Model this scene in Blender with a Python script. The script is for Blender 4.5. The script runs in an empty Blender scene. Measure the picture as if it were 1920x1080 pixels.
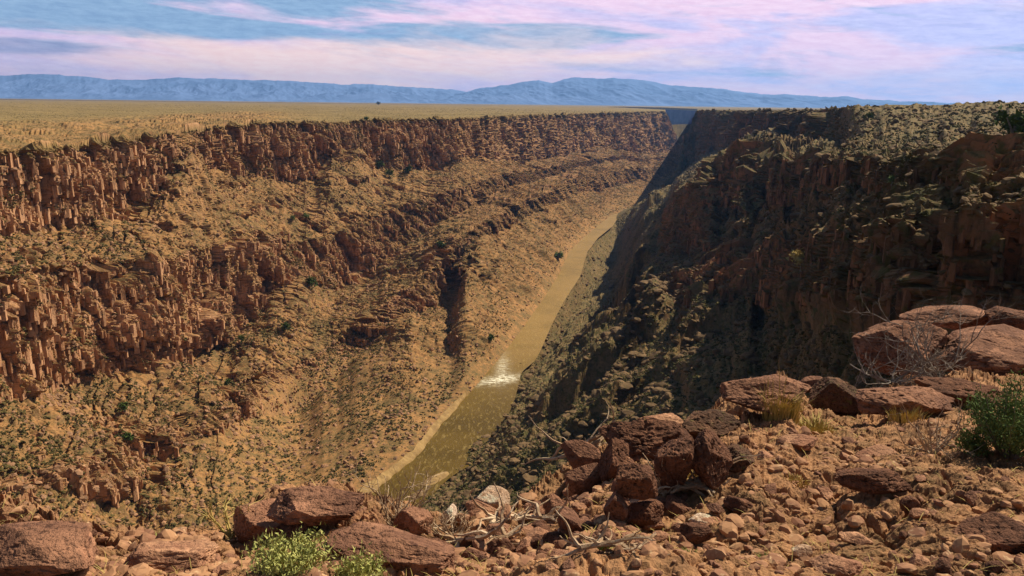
import bpy, math, random
import numpy as np
from mathutils import Matrix, Vector

# ------------------------------------------------------------------ camera, world, sun, exposure
SC = bpy.context.scene
COL = SC.collection
F = 1507.0                      # focal length in pixels of a 1920 wide frame
PITCH = math.radians(12.93)
ROLL = math.radians(0.66)
fw = np.array([0, math.cos(PITCH), -math.sin(PITCH)])
up0 = np.array([0, math.sin(PITCH), math.cos(PITCH)])
rt0 = np.array([1.0, 0, 0])
RT = rt0 * math.cos(ROLL) + up0 * math.sin(ROLL)
UP = up0 * math.cos(ROLL) - rt0 * math.sin(ROLL)
cam = bpy.data.cameras.new('camera')
camo = bpy.data.objects.new('camera', cam)
COL.objects.link(camo)
m = Matrix(((RT[0], UP[0], -fw[0], 0), (RT[1], UP[1], -fw[1], 0), (RT[2], UP[2], -fw[2], 0), (0, 0, 0, 1)))
camo.matrix_world = m
cam.sensor_width = 36
cam.lens = F / 1920 * 36
cam.clip_start = 0.1
cam.clip_end = 90000
SC.camera = camo
SC.view_settings.view_transform = 'Standard'
SC.view_settings.look = 'None'
SC.view_settings.exposure = 0.5
SC.view_settings.gamma = 1
SC.cycles.use_denoising = True
SC.cycles.max_bounces = 5
SC.cycles.diffuse_bounces = 2
SC.cycles.volume_bounces = 0
SC.cycles.sample_clamp_indirect = 4
SUN_AZ = math.radians(53)       # clockwise from +Y
SUN_EL = math.radians(47)

sun = bpy.data.lights.new('sun', 'SUN')
sun.energy = 5.0
sun.angle = math.radians(0.5)
sun.color = (1.0, 0.90, 0.72)
suno = bpy.data.objects.new('sun', sun)
COL.objects.link(suno)
sd = Vector((math.sin(SUN_AZ) * math.cos(SUN_EL), math.cos(SUN_AZ) * math.cos(SUN_EL), math.sin(SUN_EL)))
suno.rotation_euler = sd.to_track_quat('Z', 'Y').to_euler()


class NT:
    """small helper to write node trees"""
    def __init__(s, tree):
        s.t = tree
        s.n = tree.nodes
        s.l = tree.links

    def put(s, sock, v):
        if isinstance(v, bpy.types.NodeSocket):
            s.l.new(v, sock)
        elif v is not None:
            if isinstance(v, (tuple, list)) and len(v) == 3 and sock.type == 'RGBA':
                v = (*v, 1)
            sock.default_value = v

    def math(s, op, a, b=None, clamp=False):
        n = s.n.new('ShaderNodeMath'); n.operation = op; n.use_clamp = clamp
        s.put(n.inputs[0], a)
        if b is not None: s.put(n.inputs[1], b)
        return n.outputs[0]

    def vmath(s, op, a, b=None):
        n = s.n.new('ShaderNodeVectorMath'); n.operation = op
        s.put(n.inputs[0], a)
        if b is not None: s.put(n.inputs[1], b)
        return n.outputs[0]

    def mix(s, f, a, b, mode='MIX'):
        n = s.n.new('ShaderNodeMix'); n.data_type = 'RGBA'; n.blend_type = mode
        s.put(n.inputs[0], f); s.put(n.inputs[6], a); s.put(n.inputs[7], b)
        return n.outputs[2]

    def noise(s, vec, scale, detail=4, rough=0.55, dist=0.0):
        n = s.n.new('ShaderNodeTexNoise')
        s.put(n.inputs['Vector'], vec)
        n.inputs['Scale'].default_value = scale; n.inputs['Detail'].default_value = detail
        n.inputs['Roughness'].default_value = rough; n.inputs['Distortion'].default_value = dist
        return n.outputs[0]

    def voro(s, vec, scale, feat='F1', out='Distance'):
        n = s.n.new('ShaderNodeTexVoronoi'); n.feature = feat
        s.put(n.inputs['Vector'], vec); n.inputs['Scale'].default_value = scale
        return n.outputs[out]

    def ss(s, v, lo, hi, a=0.0, b=1.0):
        n = s.n.new('ShaderNodeMapRange'); n.interpolation_type = 'SMOOTHSTEP'
        s.put(n.inputs[0], v)
        for i, x in enumerate((lo, hi, a, b)): n.inputs[1 + i].default_value = x
        return n.outputs[0]

    def mul(s, vec, k):
        return s.vmath('MULTIPLY', vec, tuple(k))


world = bpy.data.worlds.new('World')
SC.world = world
world.use_nodes = True


def build_world():
    N = NT(world.node_tree)
    N.n.clear()
    out = N.n.new('ShaderNodeOutputWorld'); bg = N.n.new('ShaderNodeBackground')
    N.l.new(bg.outputs[0], out.inputs[0])
    tc = N.n.new('ShaderNodeTexCoord')
    v = N.vmath('NORMALIZE', tc.outputs['Generated'])
    sep = N.n.new('ShaderNodeSeparateXYZ'); N.l.new(v, sep.inputs[0])
    X, Y, Z = sep.outputs
    az = N.math('ARCTAN2', X, Y)              # 0 ahead, + to the right (radians)
    el = N.math('ARCSINE', Z)
    cb = N.n.new('ShaderNodeCombineXYZ')
    N.put(cb.inputs[0], az); N.put(cb.inputs[1], N.math('ADD', N.math('MULTIPLY', el, 7.0), N.math('MULTIPLY', az, 0.4)))
    P = cb.outputs[0]
    sky = N.n.new('ShaderNodeTexSky'); sky.sky_type = 'NISHITA'; sky.sun_disc = False
    sky.sun_elevation = SUN_EL; sky.sun_rotation = SUN_AZ
    base = N.mix(1.0, sky.outputs[0], (0.05, 0.05, 0.05), 'MULTIPLY')
    # thin cloud sheets of a low band of sky
    n1 = N.noise(P, 3.2, 6, 0.55, 0.6)
    n2 = N.noise(N.vmath('ADD', P, (3.1, 7.7, 0)), 5.0, 6, 0.5, 0.6)
    cb2 = N.n.new('ShaderNodeCombineXYZ')
    N.put(cb2.inputs[0], az); N.put(cb2.inputs[1], N.math('ADD', N.math('MULTIPLY', el, 4.5), N.math('MULTIPLY', az, 0.1)))
    n3 = N.noise(N.vmath('ADD', cb2.outputs[0], (9.3, 1.4, 0)), 4.2, 5, 0.6, 0.5)
    n4 = N.noise(N.vmath('ADD', cb2.outputs[0], (2.3, 6.4, 0)), 7.0, 6, 0.62, 0.5)
    lilac = (0.50, 0.44, 0.66); pink = (0.74, 0.53, 0.66); teal = (0.22, 0.34, 0.50); peach = (0.88, 0.62, 0.55); slate = (0.23, 0.26, 0.42)
    c = N.mix(N.ss(az, -0.1, 0.65), lilac, (0.47, 0.48, 0.74))
    c = N.mix(N.ss(n3, 0.40, 0.58, 0, 1.0), c, pink)
    c = N.mix(N.ss(n4, 0.54, 0.68, 0, .45), c, (.33, .38, .58))
    c = N.mix(N.math('MULTIPLY', N.ss(el, .0, .075, 1, 0), N.ss(n4, .62, .42, 0, .6)), c, (.84, .60, .62))

    def blob(a0, e0, wa, we):
        da = N.math('DIVIDE', N.math('SUBTRACT', az, a0), wa)
        de = N.math('DIVIDE', N.math('SUBTRACT', el, e0), we)
        d = N.math('ADD', N.math('MULTIPLY', da, da), N.math('MULTIPLY', de, de))
        return N.math('EXPONENT', N.math('MULTIPLY', d, -1.0))
    tl = blob(-0.42, 0.105, 0.34, 0.045)
    tl = N.math('MAXIMUM', tl, N.math('MULTIPLY', blob(-0.10, 0.075, 0.22, 0.022), 0.9))
    c = N.mix(N.ss(N.math('ADD', n2, N.math('MULTIPLY', tl, 0.38)), 0.58, 0.76), c, teal)
    pk = N.math('MAXIMUM', blob(-0.17, 0.045, 0.26, 0.030), N.math('MULTIPLY', blob(0.15, 0.055, 0.25, 0.020), 0.7))
    pk = N.math('MAXIMUM', pk, N.math('MULTIPLY', blob(0.05, 0.075, 0.16, 0.03), 0.5))
    c = N.mix(N.ss(N.math('ADD', n1, N.math('MULTIPLY', pk, 0.42)), 0.60, 0.86), c, peach)
    dk = blob(-0.55, 0.052, 0.12, 0.010)
    dk = N.math('MAXIMUM', dk, N.math('MULTIPLY', blob(-0.45, 0.125, 0.3, 0.012), 0.7))
    dk = N.math('MAXIMUM', dk, N.math('MULTIPLY', blob(0.50, 0.090, 0.2, 0.012), 0.5))
    c = N.mix(N.ss(N.math('ADD', n1, N.math('MULTIPLY', dk, 0.45)), 0.72, 0.98, 0, 0.8), c, slate)
    fine = N.math('ADD', N.math('MULTIPLY', N.noise(P, 30.0, 5, 0.7, 0.4), .5), N.math('MULTIPLY', N.noise(cb2.outputs[0], 55.0, 5, 0.75, 0.2), .5))
    c = N.mix(0.6, c, N.mix(N.ss(fine, .3, .7), (0.22, 0.24, 0.30), (0.78, 0.76, 0.74)), 'SOFT_LIGHT')
    # the clouds thin out upwards, overhead and behind it is the deep clear sky
    low = N.math('MULTIPLY', N.ss(el, 0.17, 0.34, 1.0, 0.0), N.ss(Y, 0.2, 0.6))
    c = N.mix(low, base, c)
    N.l.new(c, bg.inputs[0]); bg.inputs[1].default_value = 1.0


build_world()


# ------------------------------------------------------------------ pixel <-> world helpers
def raydir(px, py):
    px = np.asarray(px, float); py = np.asarray(py, float)
    a = (px - 960) / F; b = (540 - py) / F
    d = fw[None] + a.reshape(-1, 1) * RT[None] + b.reshape(-1, 1) * UP[None]
    return d


def pt(px, py, Y):
    """world point on the line of sight through a pixel of the 1920x1080 frame at forward distance Y"""
    d = raydir(px, py)
    return d * (np.asarray(Y, float).reshape(-1, 1) / d[:, 1:2])


def P1(px, py, Y):
    return pt([px], [py], [Y])[0]


def atz(px, py, z):
    d = raydir([px], [py])[0]
    return d * (z / d[2])


def project(p):
    p = np.asarray(p)
    zc = p @ fw
    return np.stack([960 + F * (p @ RT) / zc, 540 - F * (p @ UP) / zc], -1)


# ------------------------------------------------------------------ numpy noise
_rs = np.random.RandomState(7)
_perm = _rs.permutation(65536).astype(np.int64)
_G = _rs.normal(size=(4096, 3)).astype(np.float32)
_G /= np.linalg.norm(_G, axis=1, keepdims=True)


def _h(ix, iy, iz):
    return _perm[(_perm[(_perm[ix & 65535] + iy) & 65535] + iz) & 65535]


def perlin(p, seed=0):
    p = np.asarray(p, np.float64)
    i = np.floor(p).astype(np.int64); f = (p - i).astype(np.float32)
    u = f * f * f * (f * (f * 6 - 15) + 10)
    i = i + seed * 131
    r = 0
    for dx in (0, 1):
        wx = u[:, 0] if dx else 1 - u[:, 0]
        for dy in (0, 1):
            wy = u[:, 1] if dy else 1 - u[:, 1]
            for dz in (0, 1):
                wz = u[:, 2] if dz else 1 - u[:, 2]
                g = _G[_h(i[:, 0] + dx, i[:, 1] + dy, i[:, 2] + dz) & 4095]
                r = r + wx * wy * wz * (g[:, 0] * (f[:, 0] - dx) + g[:, 1] * (f[:, 1] - dy) + g[:, 2] * (f[:, 2] - dz))
    return r * 1.6


def fbm(p, oct=4, seed=0, gain=0.5, ridged=False):
    a = 1.0; s = 0; t = 0; q = np.array(p, float)
    for o in range(oct):
        n = perlin(q, seed + o)
        if ridged: n = 1 - 2 * np.abs(n)
        s = s + a * n; t += a; a *= gain; q = q * 2.03 + 11.3
    return s / t


def voronoi(u, v, seed=0, jit=0.9):
    """returns F1, F2, random value of the nearest cell, and a second one"""
    iu = np.floor(u).astype(np.int64); iv = np.floor(v).astype(np.int64)
    f1 = np.full(u.shape, 9.0, np.float32); f2 = f1.copy(); r1 = np.zeros(u.shape, np.float32); r2 = r1.copy()
    for a in (-1, 0, 1):
        for b in (-1, 0, 1):
            h = _h(iu + a + seed * 17, iv + b, seed + 3)
            h2 = _perm[(h + 7919) & 65535]
            cx = iu + a + 0.5 + jit * (h / 65536.0 - 0.5); cy = iv + b + 0.5 + jit * (h2 / 65536.0 - 0.5)
            d = np.sqrt((u - cx) ** 2 + (v - cy) ** 2).astype(np.float32)
            n = d < f1
            f2 = np.where(n, f1, np.minimum(f2, d))
            f1 = np.where(n, d, f1)
            r1 = np.where(n, (_perm[(h + 101) & 65535] / 65536.0), r1)
            r2 = np.where(n, (_perm[(h2 + 577) & 65535] / 65536.0), r2)
    return f1, f2, r1, r2


def ss(x, a, b):
    t = np.clip((x - a) / (b - a), 0, 1)
    return t * t * (3 - 2 * t)


def smooth1(a, w):
    k = np.ones(w) / w
    for _ in range(2):
        a = np.convolve(np.pad(a, w, 'edge'), k, 'same')[w:-w]
    return a


# ------------------------------------------------------------------ mesh helpers
def mesh_from(name, V, Q, mat, smooth=False, attrs=None, n=4):
    V = np.ascontiguousarray(V, np.float32)
    Q = np.ascontiguousarray(Q, np.int32)
    me = bpy.data.meshes.new(name)
    me.vertices.add(len(V)); me.vertices.foreach_set('co', V.ravel())
    me.loops.add(Q.size); me.loops.foreach_set('vertex_index', Q.ravel())
    nf = len(Q)
    me.polygons.add(nf)
    me.polygons.foreach_set('loop_start', np.arange(nf, dtype=np.int32) * Q.shape[1])
    if smooth: me.polygons.foreach_set('use_smooth', np.ones(nf, bool))
    else: me.polygons.foreach_set('use_smooth', np.zeros(nf, bool))
    if attrs:
        for k, a in attrs.items():
            at = me.attributes.new(k, 'FLOAT', 'POINT'); at.data.foreach_set('value', np.ascontiguousarray(a, np.float32).ravel())
    me.update(calc_edges=True)
    me.materials.append(mat)
    return me


def obj(name, me, parent=None, loc=None):
    o = bpy.data.objects.new(name, me); COL.objects.link(o)
    if parent is not None: o.parent = parent
    if loc is not None: o.location = loc
    return o


def tag(o, label=None, cat=None, group=None, kind=None):
    if label: o['label'] = label
    if cat: o['category'] = cat
    if group: o['group'] = group
    if kind: o['kind'] = kind
    return o


def grid_quads(nr, nc):
    i = np.arange(nr * nc, dtype=np.int32).reshape(nr, nc)
    return np.stack([i[:-1, :-1], i[:-1, 1:], i[1:, 1:], i[1:, :-1]], -1).reshape(-1, 4)


def grid_normals(G):
    dc = np.gradient(G, axis=1); dr = np.gradient(G, axis=0)
    n = np.cross(dr, dc)
    n /= np.linalg.norm(n, axis=2, keepdims=True) + 1e-9
    return n


# ------------------------------------------------------------------ materials
def new_mat(name, rough=0.9, spec=0.15):
    mt = bpy.data.materials.new(name); mt.use_nodes = True
    N = NT(mt.node_tree)
    b = N.n['Principled BSDF']
    b.inputs['Roughness'].default_value = rough
    b.inputs['Specular IOR Level'].default_value = spec
    return mt, N, b


def bump(N, b, h, strength, dist):
    n = N.n.new('ShaderNodeBump'); n.inputs['Strength'].default_value = strength; n.inputs['Distance'].default_value = dist
    N.put(n.inputs['Height'], h); N.l.new(n.outputs[0], b.inputs['Normal'])
    return n


def terrain_mat(name, k, rock1, rock2, dark, soil1, soil2, grass, lo=0.35, hi=0.75, bumpd=0.5, lichen=None, vegamt=0.5):
    """k is the size in metres of the smallest patches"""
    mt, N, b = new_mat(name, 0.92, 0.1)
    g = N.n.new('ShaderNodeNewGeometry')
    P = g.outputs['Position']
    sp = N.n.new('ShaderNodeSeparateXYZ'); N.l.new(g.outputs['True Normal'], sp.inputs[0])
    nz = N.math('ABSOLUTE', sp.outputs[2])
    at = N.n.new('ShaderNodeAttribute'); at.attribute_name = 'rock'
    a = at.outputs['Fac']
    nbig = N.noise(P, 0.045 / k, 5, 0.6)
    nmid = N.noise(P, 0.25 / k, 6, 0.65, 0.3)
    nfin = N.noise(P, 1.1 / k, 5, 0.7)
    st = N.noise(N.mul(P, (1, 1, 0.22)), 0.55 / k, 5, 0.65, 0.4)      # vertical stains
    rock = N.mix(N.ss(nbig, 0.38, 0.62), rock1, rock2)
    rock = N.mix(N.ss(st, 0.45, 0.68), rock, dark)
    rock = N.mix(N.ss(nfin, 0.55, 0.8, 0, 0.7), rock, tuple(min(1, 1.35 * x) for x in rock1))
    soil = N.mix(N.ss(nmid, 0.4, 0.62), soil1, soil2)
    soil = N.mix(N.ss(nfin, 0.62 - 0.22 * vegamt, 0.80 - 0.2 * vegamt), soil, grass)
    soil = N.mix(N.math('MULTIPLY', N.ss(nbig, 0.45, 0.62, 0, 0.85), N.ss(nfin, .40, .56)), soil, grass)
    steep = N.math('ADD', N.math('SUBTRACT', 1.0, nz), N.math('MULTIPLY', N.math('SUBTRACT', nmid, 0.5), 0.35))
    f = N.ss(steep, lo, hi)
    f = N.math('MAXIMUM', N.math('MULTIPLY', f, N.math('ADD', N.math('MULTIPLY', a, 0.8), 0.2)), N.ss(N.math('ADD', a, N.math('MULTIPLY', N.math('SUBTRACT', nmid, .5), 1.2)), 0.75, 1.15), clamp=True)
    f = N.math('MULTIPLY', f, N.ss(nz, 0.75, 0.95, 1.0, 0.35))
    c = N.mix(f, soil, rock)
    ap = N.n.new('ShaderNodeAttribute'); ap.attribute_name = 'plat'
    pc = N.mix(N.ss(N.noise(N.mul(P, (.25, 1, 1)), .05 / k, 5, .65), .38, .62), (.28, .19, .07), (.16, .11, .04))
    pc = N.mix(N.ss(nmid, .45, .65, 0, .7), pc, (.12, .09, .03))
    c = N.mix(ap.outputs['Fac'], c, pc)
    if lichen:
        c = N.mix(N.math('MULTIPLY', N.ss(N.noise(P, 0.5 / k, 4, 0.6), 0.52, 0.64), 0.65), c, lichen)
    N.put(b.inputs['Base Color'], c)
    h = N.math('ADD', N.math('MULTIPLY', nfin, 0.5), N.math('MULTIPLY', N.noise(P, 2.7 / k, 4, 0.7), 0.35))
    bump(N, b, h, 0.9, bumpd)
    return mt


M = {}
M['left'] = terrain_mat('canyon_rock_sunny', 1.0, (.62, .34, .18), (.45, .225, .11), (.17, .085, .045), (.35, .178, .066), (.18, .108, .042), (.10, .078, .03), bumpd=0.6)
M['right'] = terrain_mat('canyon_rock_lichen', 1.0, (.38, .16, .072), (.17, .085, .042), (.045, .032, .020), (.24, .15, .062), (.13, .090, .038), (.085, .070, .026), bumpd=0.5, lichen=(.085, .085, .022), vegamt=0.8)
M['near'] = terrain_mat('foreground_earth', 0.035, (.33, .15, .08), (.20, .09, .05), (.085, .045, .028), (.40, .205, .095), (.24, .125, .06), (.17, .10, .045), bumpd=0.03, vegamt=0.15)


def simple_mat(name, c1, c2, scale, rough=0.9, c3=None, bumpd=None, mul=(1, 1, 1), spec=.1, pits=False):
    mt, N, b = new_mat(name, rough, spec)
    tc = N.n.new('ShaderNodeNewGeometry')
    P = N.mul(tc.outputs['Position'], mul)
    n = N.noise(P, scale, 6, 0.65, 0.3)
    c = N.mix(N.ss(n, 0.38, 0.62), c1, c2)
    n2 = N.noise(P, scale * 4.1, 5, 0.7)
    if c3: c = N.mix(N.ss(n2, 0.55, 0.68), c, c3)
    N.put(b.inputs['Base Color'], c)
    if pits:
        n3 = N.noise(P, scale * 11, 4, 0.75)
        c = N.mix(N.ss(n3, 0.5, 0.66), c, tuple(x * .45 for x in c2))
        c = N.mix(N.ss(N.noise(P, scale * 1.7, 5, .7), .56, .66, 0, .7), c, tuple(min(.7, x * 1.5) for x in c1))
        n2 = N.math('ADD', n2, N.math('MULTIPLY', n3, -.7))
    N.put(b.inputs['Base Color'], c)
    if bumpd: bump(N, b, N.math('ADD', n2, n), 1.0, bumpd)
    return mt


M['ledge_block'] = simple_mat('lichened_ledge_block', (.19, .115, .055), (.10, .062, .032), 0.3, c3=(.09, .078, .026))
M['shrub'] = simple_mat('sage_shrub_leaves', (.055, .046, .015), (.12, .090, .030), 0.21, c3=(.030, .027, .009))
M['shrub_dark'] = simple_mat('dusky_shrub_leaves', (.045, .043, .014), (.10, .082, .026), 0.21, c3=(.028, .028, .009))
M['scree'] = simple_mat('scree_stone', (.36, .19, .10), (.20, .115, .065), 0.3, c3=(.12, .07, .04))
M['gravel'] = simple_mat('gravel_stone', (.38, .20, .10), (.22, .105, .06), 6, c3=(.50, .33, .18))
M['boulder'] = simple_mat('red_brown_boulder', (.31, .15, .085), (.17, .080, .048), 3.0, c3=(.13, .06, .04), bumpd=0.025, pits=True)
M['boulder_dark'] = simple_mat('dark_boulder', (.20, .09, .05), (.11, .05, .03), 4.0, c3=(.28, .13, .07), bumpd=0.03, pits=True)
M['boulder_tan'] = simple_mat('tan_boulder', (.42, .22, .12), (.30, .14, .08), 4.0, c3=(.20, .10, .06), bumpd=0.02, pits=True)
M['boulder_pale'] = simple_mat('pale_boulder', (.62, .46, .33), (.40, .24, .14), 4.0, c3=(.28, .15, .08), bumpd=0.02, pits=True)
M['boulder_lichen'] = simple_mat('lichen_boulder', (.16, .08, .045), (.10, .055, .035), 5.0, c3=(.16, .15, .04), bumpd=0.03, pits=True)
M['drywood'] = simple_mat('dry_wood', (.55, .41, .27), (.33, .21, .12), 9, c3=(.16, .09, .05), bumpd=0.006, mul=(1, 1, 1))
M['greywood'] = simple_mat('grey_twigs', (.30, .25, .20), (.16, .12, .09), 9)
M['straw'] = simple_mat('straw_grass', (.52, .38, .13), (.36, .26, .08), 9, c3=(.30, .27, .07))
M['green_grass'] = simple_mat('green_grass', (.20, .26, .05), (.12, .17, .035), 9)
M['sage_yellow'] = simple_mat('yellow_sage_leaves', (.42, .40, .12), (.28, .29, .085), 12, c3=(.50, .46, .17))
M['sage_green'] = simple_mat('green_sage_leaves', (.15, .20, .055), (.08, .12, .035), 9, c3=(.22, .26, .075))
M['tree_green'] = simple_mat('bright_bush_leaves', (.07, .10, .018), (.045, .065, .014), 0.6, c3=(.10, .13, .03))
M['sand'] = simple_mat('river_sand', (.33, .21, .085), (.22, .135, .055), 0.2, c3=(.30, .18, .07))

# ------------------------------------------------------------------ LEFT CANYON WALL
C0 = np.array([-700, -600, -300, 0, 300, 480, 620, 700, 870, 1000, 1100, 1200, 1250, 1275, 1300])
YRIM = np.array([185, 200, 245, 320, 474, 660, 755, 830, 961, 1400, 1770, 2100, 2400, 2500, 2600.])
RIVZ = -160.0
riv_px = [(660, 950), (703, 925), (728, 900), (785, 855), (825, 800), (880, 740), (915, 700), (950, 658), (985, 611), (1017, 565), (1047, 519), (1068, 473), (1095, 447), (1120, 426), (1147, 405)]
rivL = np.array([[-175, -150], [-160, -60], [-140, 0], [-120, 80], [-103, 150]] + [list(atz(a, b, RIVZ)[:2]) for a, b in riv_px] + [[195, 1260], [250, 1400], [355, 1700], [540, 2000], [800, 2200]])
rivr_px = [(740, 952), (775, 927), (800, 900), (863, 860), (905, 800), (938, 740), (955, 700), (978, 680), (992, 658), (1017, 611), (1044, 565), (1074, 519), (1090, 473), (1112, 447), (1138, 426), (1153, 408)]
rivR = np.array([[-150, -150], [-130, -60], [-105, 0], [-80, 80], [-62, 150]] + [list(atz(a, b, RIVZ)[:2]) for a, b in rivr_px] + [[235, 1260], [290, 1400], [395, 1700], [580, 1970], [830, 2150]])


def column_hit(poly, cols):
    """forward distance at which each pixel column (at mid height) crosses a plan polyline"""
    out = np.full(len(cols), np.nan)
    d = raydir(cols, np.interp(cols, [-600, 0, 640, 825, 1008, 1148, 1300], [1500, 1250, 960, 800, 565, 405, 340]))
    tx = d[:, 0] / d[:, 1]
    for i in range(len(poly) - 1):
        (x0, y0), (x1, y1) = poly[i], poly[i + 1]
        # x0+t dx = tx (y0+t dy)
        den = (x1 - x0) - tx * (y1 - y0)
        t = (tx * y0 - x0) / np.where(abs(den) < 1e-9, 1e-9, den)
        ok = (t >= 0) & (t <= 1) & ((y0 + t * (y1 - y0)) > 0)
        out = np.where(ok & np.isnan(out), y0 + t * (y1 - y0), out)
    return out


def py_of(cols, Y, z):
    """pixel row at which a point of column px, distance Y has height z (numerically)"""
    lo = np.full(len(cols), 150.0); hi = np.full(len(cols), 3200.0)
    for _ in range(40):
        mid = (lo + hi) / 2
        zz = pt(cols, mid, Y)[:, 2]
        hi = np.where(zz < z, mid, hi); lo = np.where(zz < z, lo, mid)
    return (lo + hi) / 2


def lv(pts, cols, w=31):
    a = np.array(pts, float)
    return smooth1(np.interp(cols, a[:, 0], a[:, 1]), w)


def noise1(cols, scale, seed):
    return perlin(np.stack([cols / scale, np.zeros_like(cols), np.zeros_like(cols) + seed * 3.7], -1), seed)


def cliff_disp(U, W, scale, amp, seed, aspect=2.6, crack=0.5, warp=None):
    """blocky columnar displacement for a wall: U along the wall, W height, in metres"""
    a = U / scale; b = W / (scale * aspect)
    if warp is not None:
        a = a + warp * 0.35; b = b + warp * 0.25
    f1, f2, r, r2 = voronoi(a, b, seed)
    edge = ss(f2 - f1, 0.0, 0.16)
    tilt = (r2 - 0.5) * (a - np.floor(a)) * 0.5
    return amp * ((r - 0.5) + tilt - crack * (1 - edge))


def along(G):
    """distance along the gorge and distance from the river for a grid of points"""
    ce = rivL[2:].copy()
    sl = np.concatenate([[0], np.cumsum(np.linalg.norm(np.diff(ce, axis=0), axis=1))])
    t = np.arange(0, sl[-1], 8.0)
    cx = smooth1(np.interp(t, sl, ce[:, 0]), 25); cy = smooth1(np.interp(t, sl, ce[:, 1]), 25)
    nr, nc = G.shape[:2]
    ri = np.unique(np.append(np.arange(0, nr, 8), nr - 1)); ci = np.unique(np.append(np.arange(0, nc, 6), nc - 1))
    g = G[np.ix_(ri, ci)][..., :2].reshape(-1, 2)
    d = np.sqrt((g[:, 0:1] - cx) ** 2 + (g[:, 1:2] - cy) ** 2)
    w = np.exp(-(d - d.min(1, keepdims=True)) / 25.0)
    u = (w * t).sum(1) / w.sum(1)
    out = []
    for f in (u, d.min(1)):
        f = f.reshape(len(ri), len(ci))
        f = np.stack([np.interp(np.arange(nc), ci, r) for r in f])
        out.append(np.stack([np.interp(np.arange(nr), ri, f[:, j]) for j in range(nc)], 1))
    return out


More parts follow.
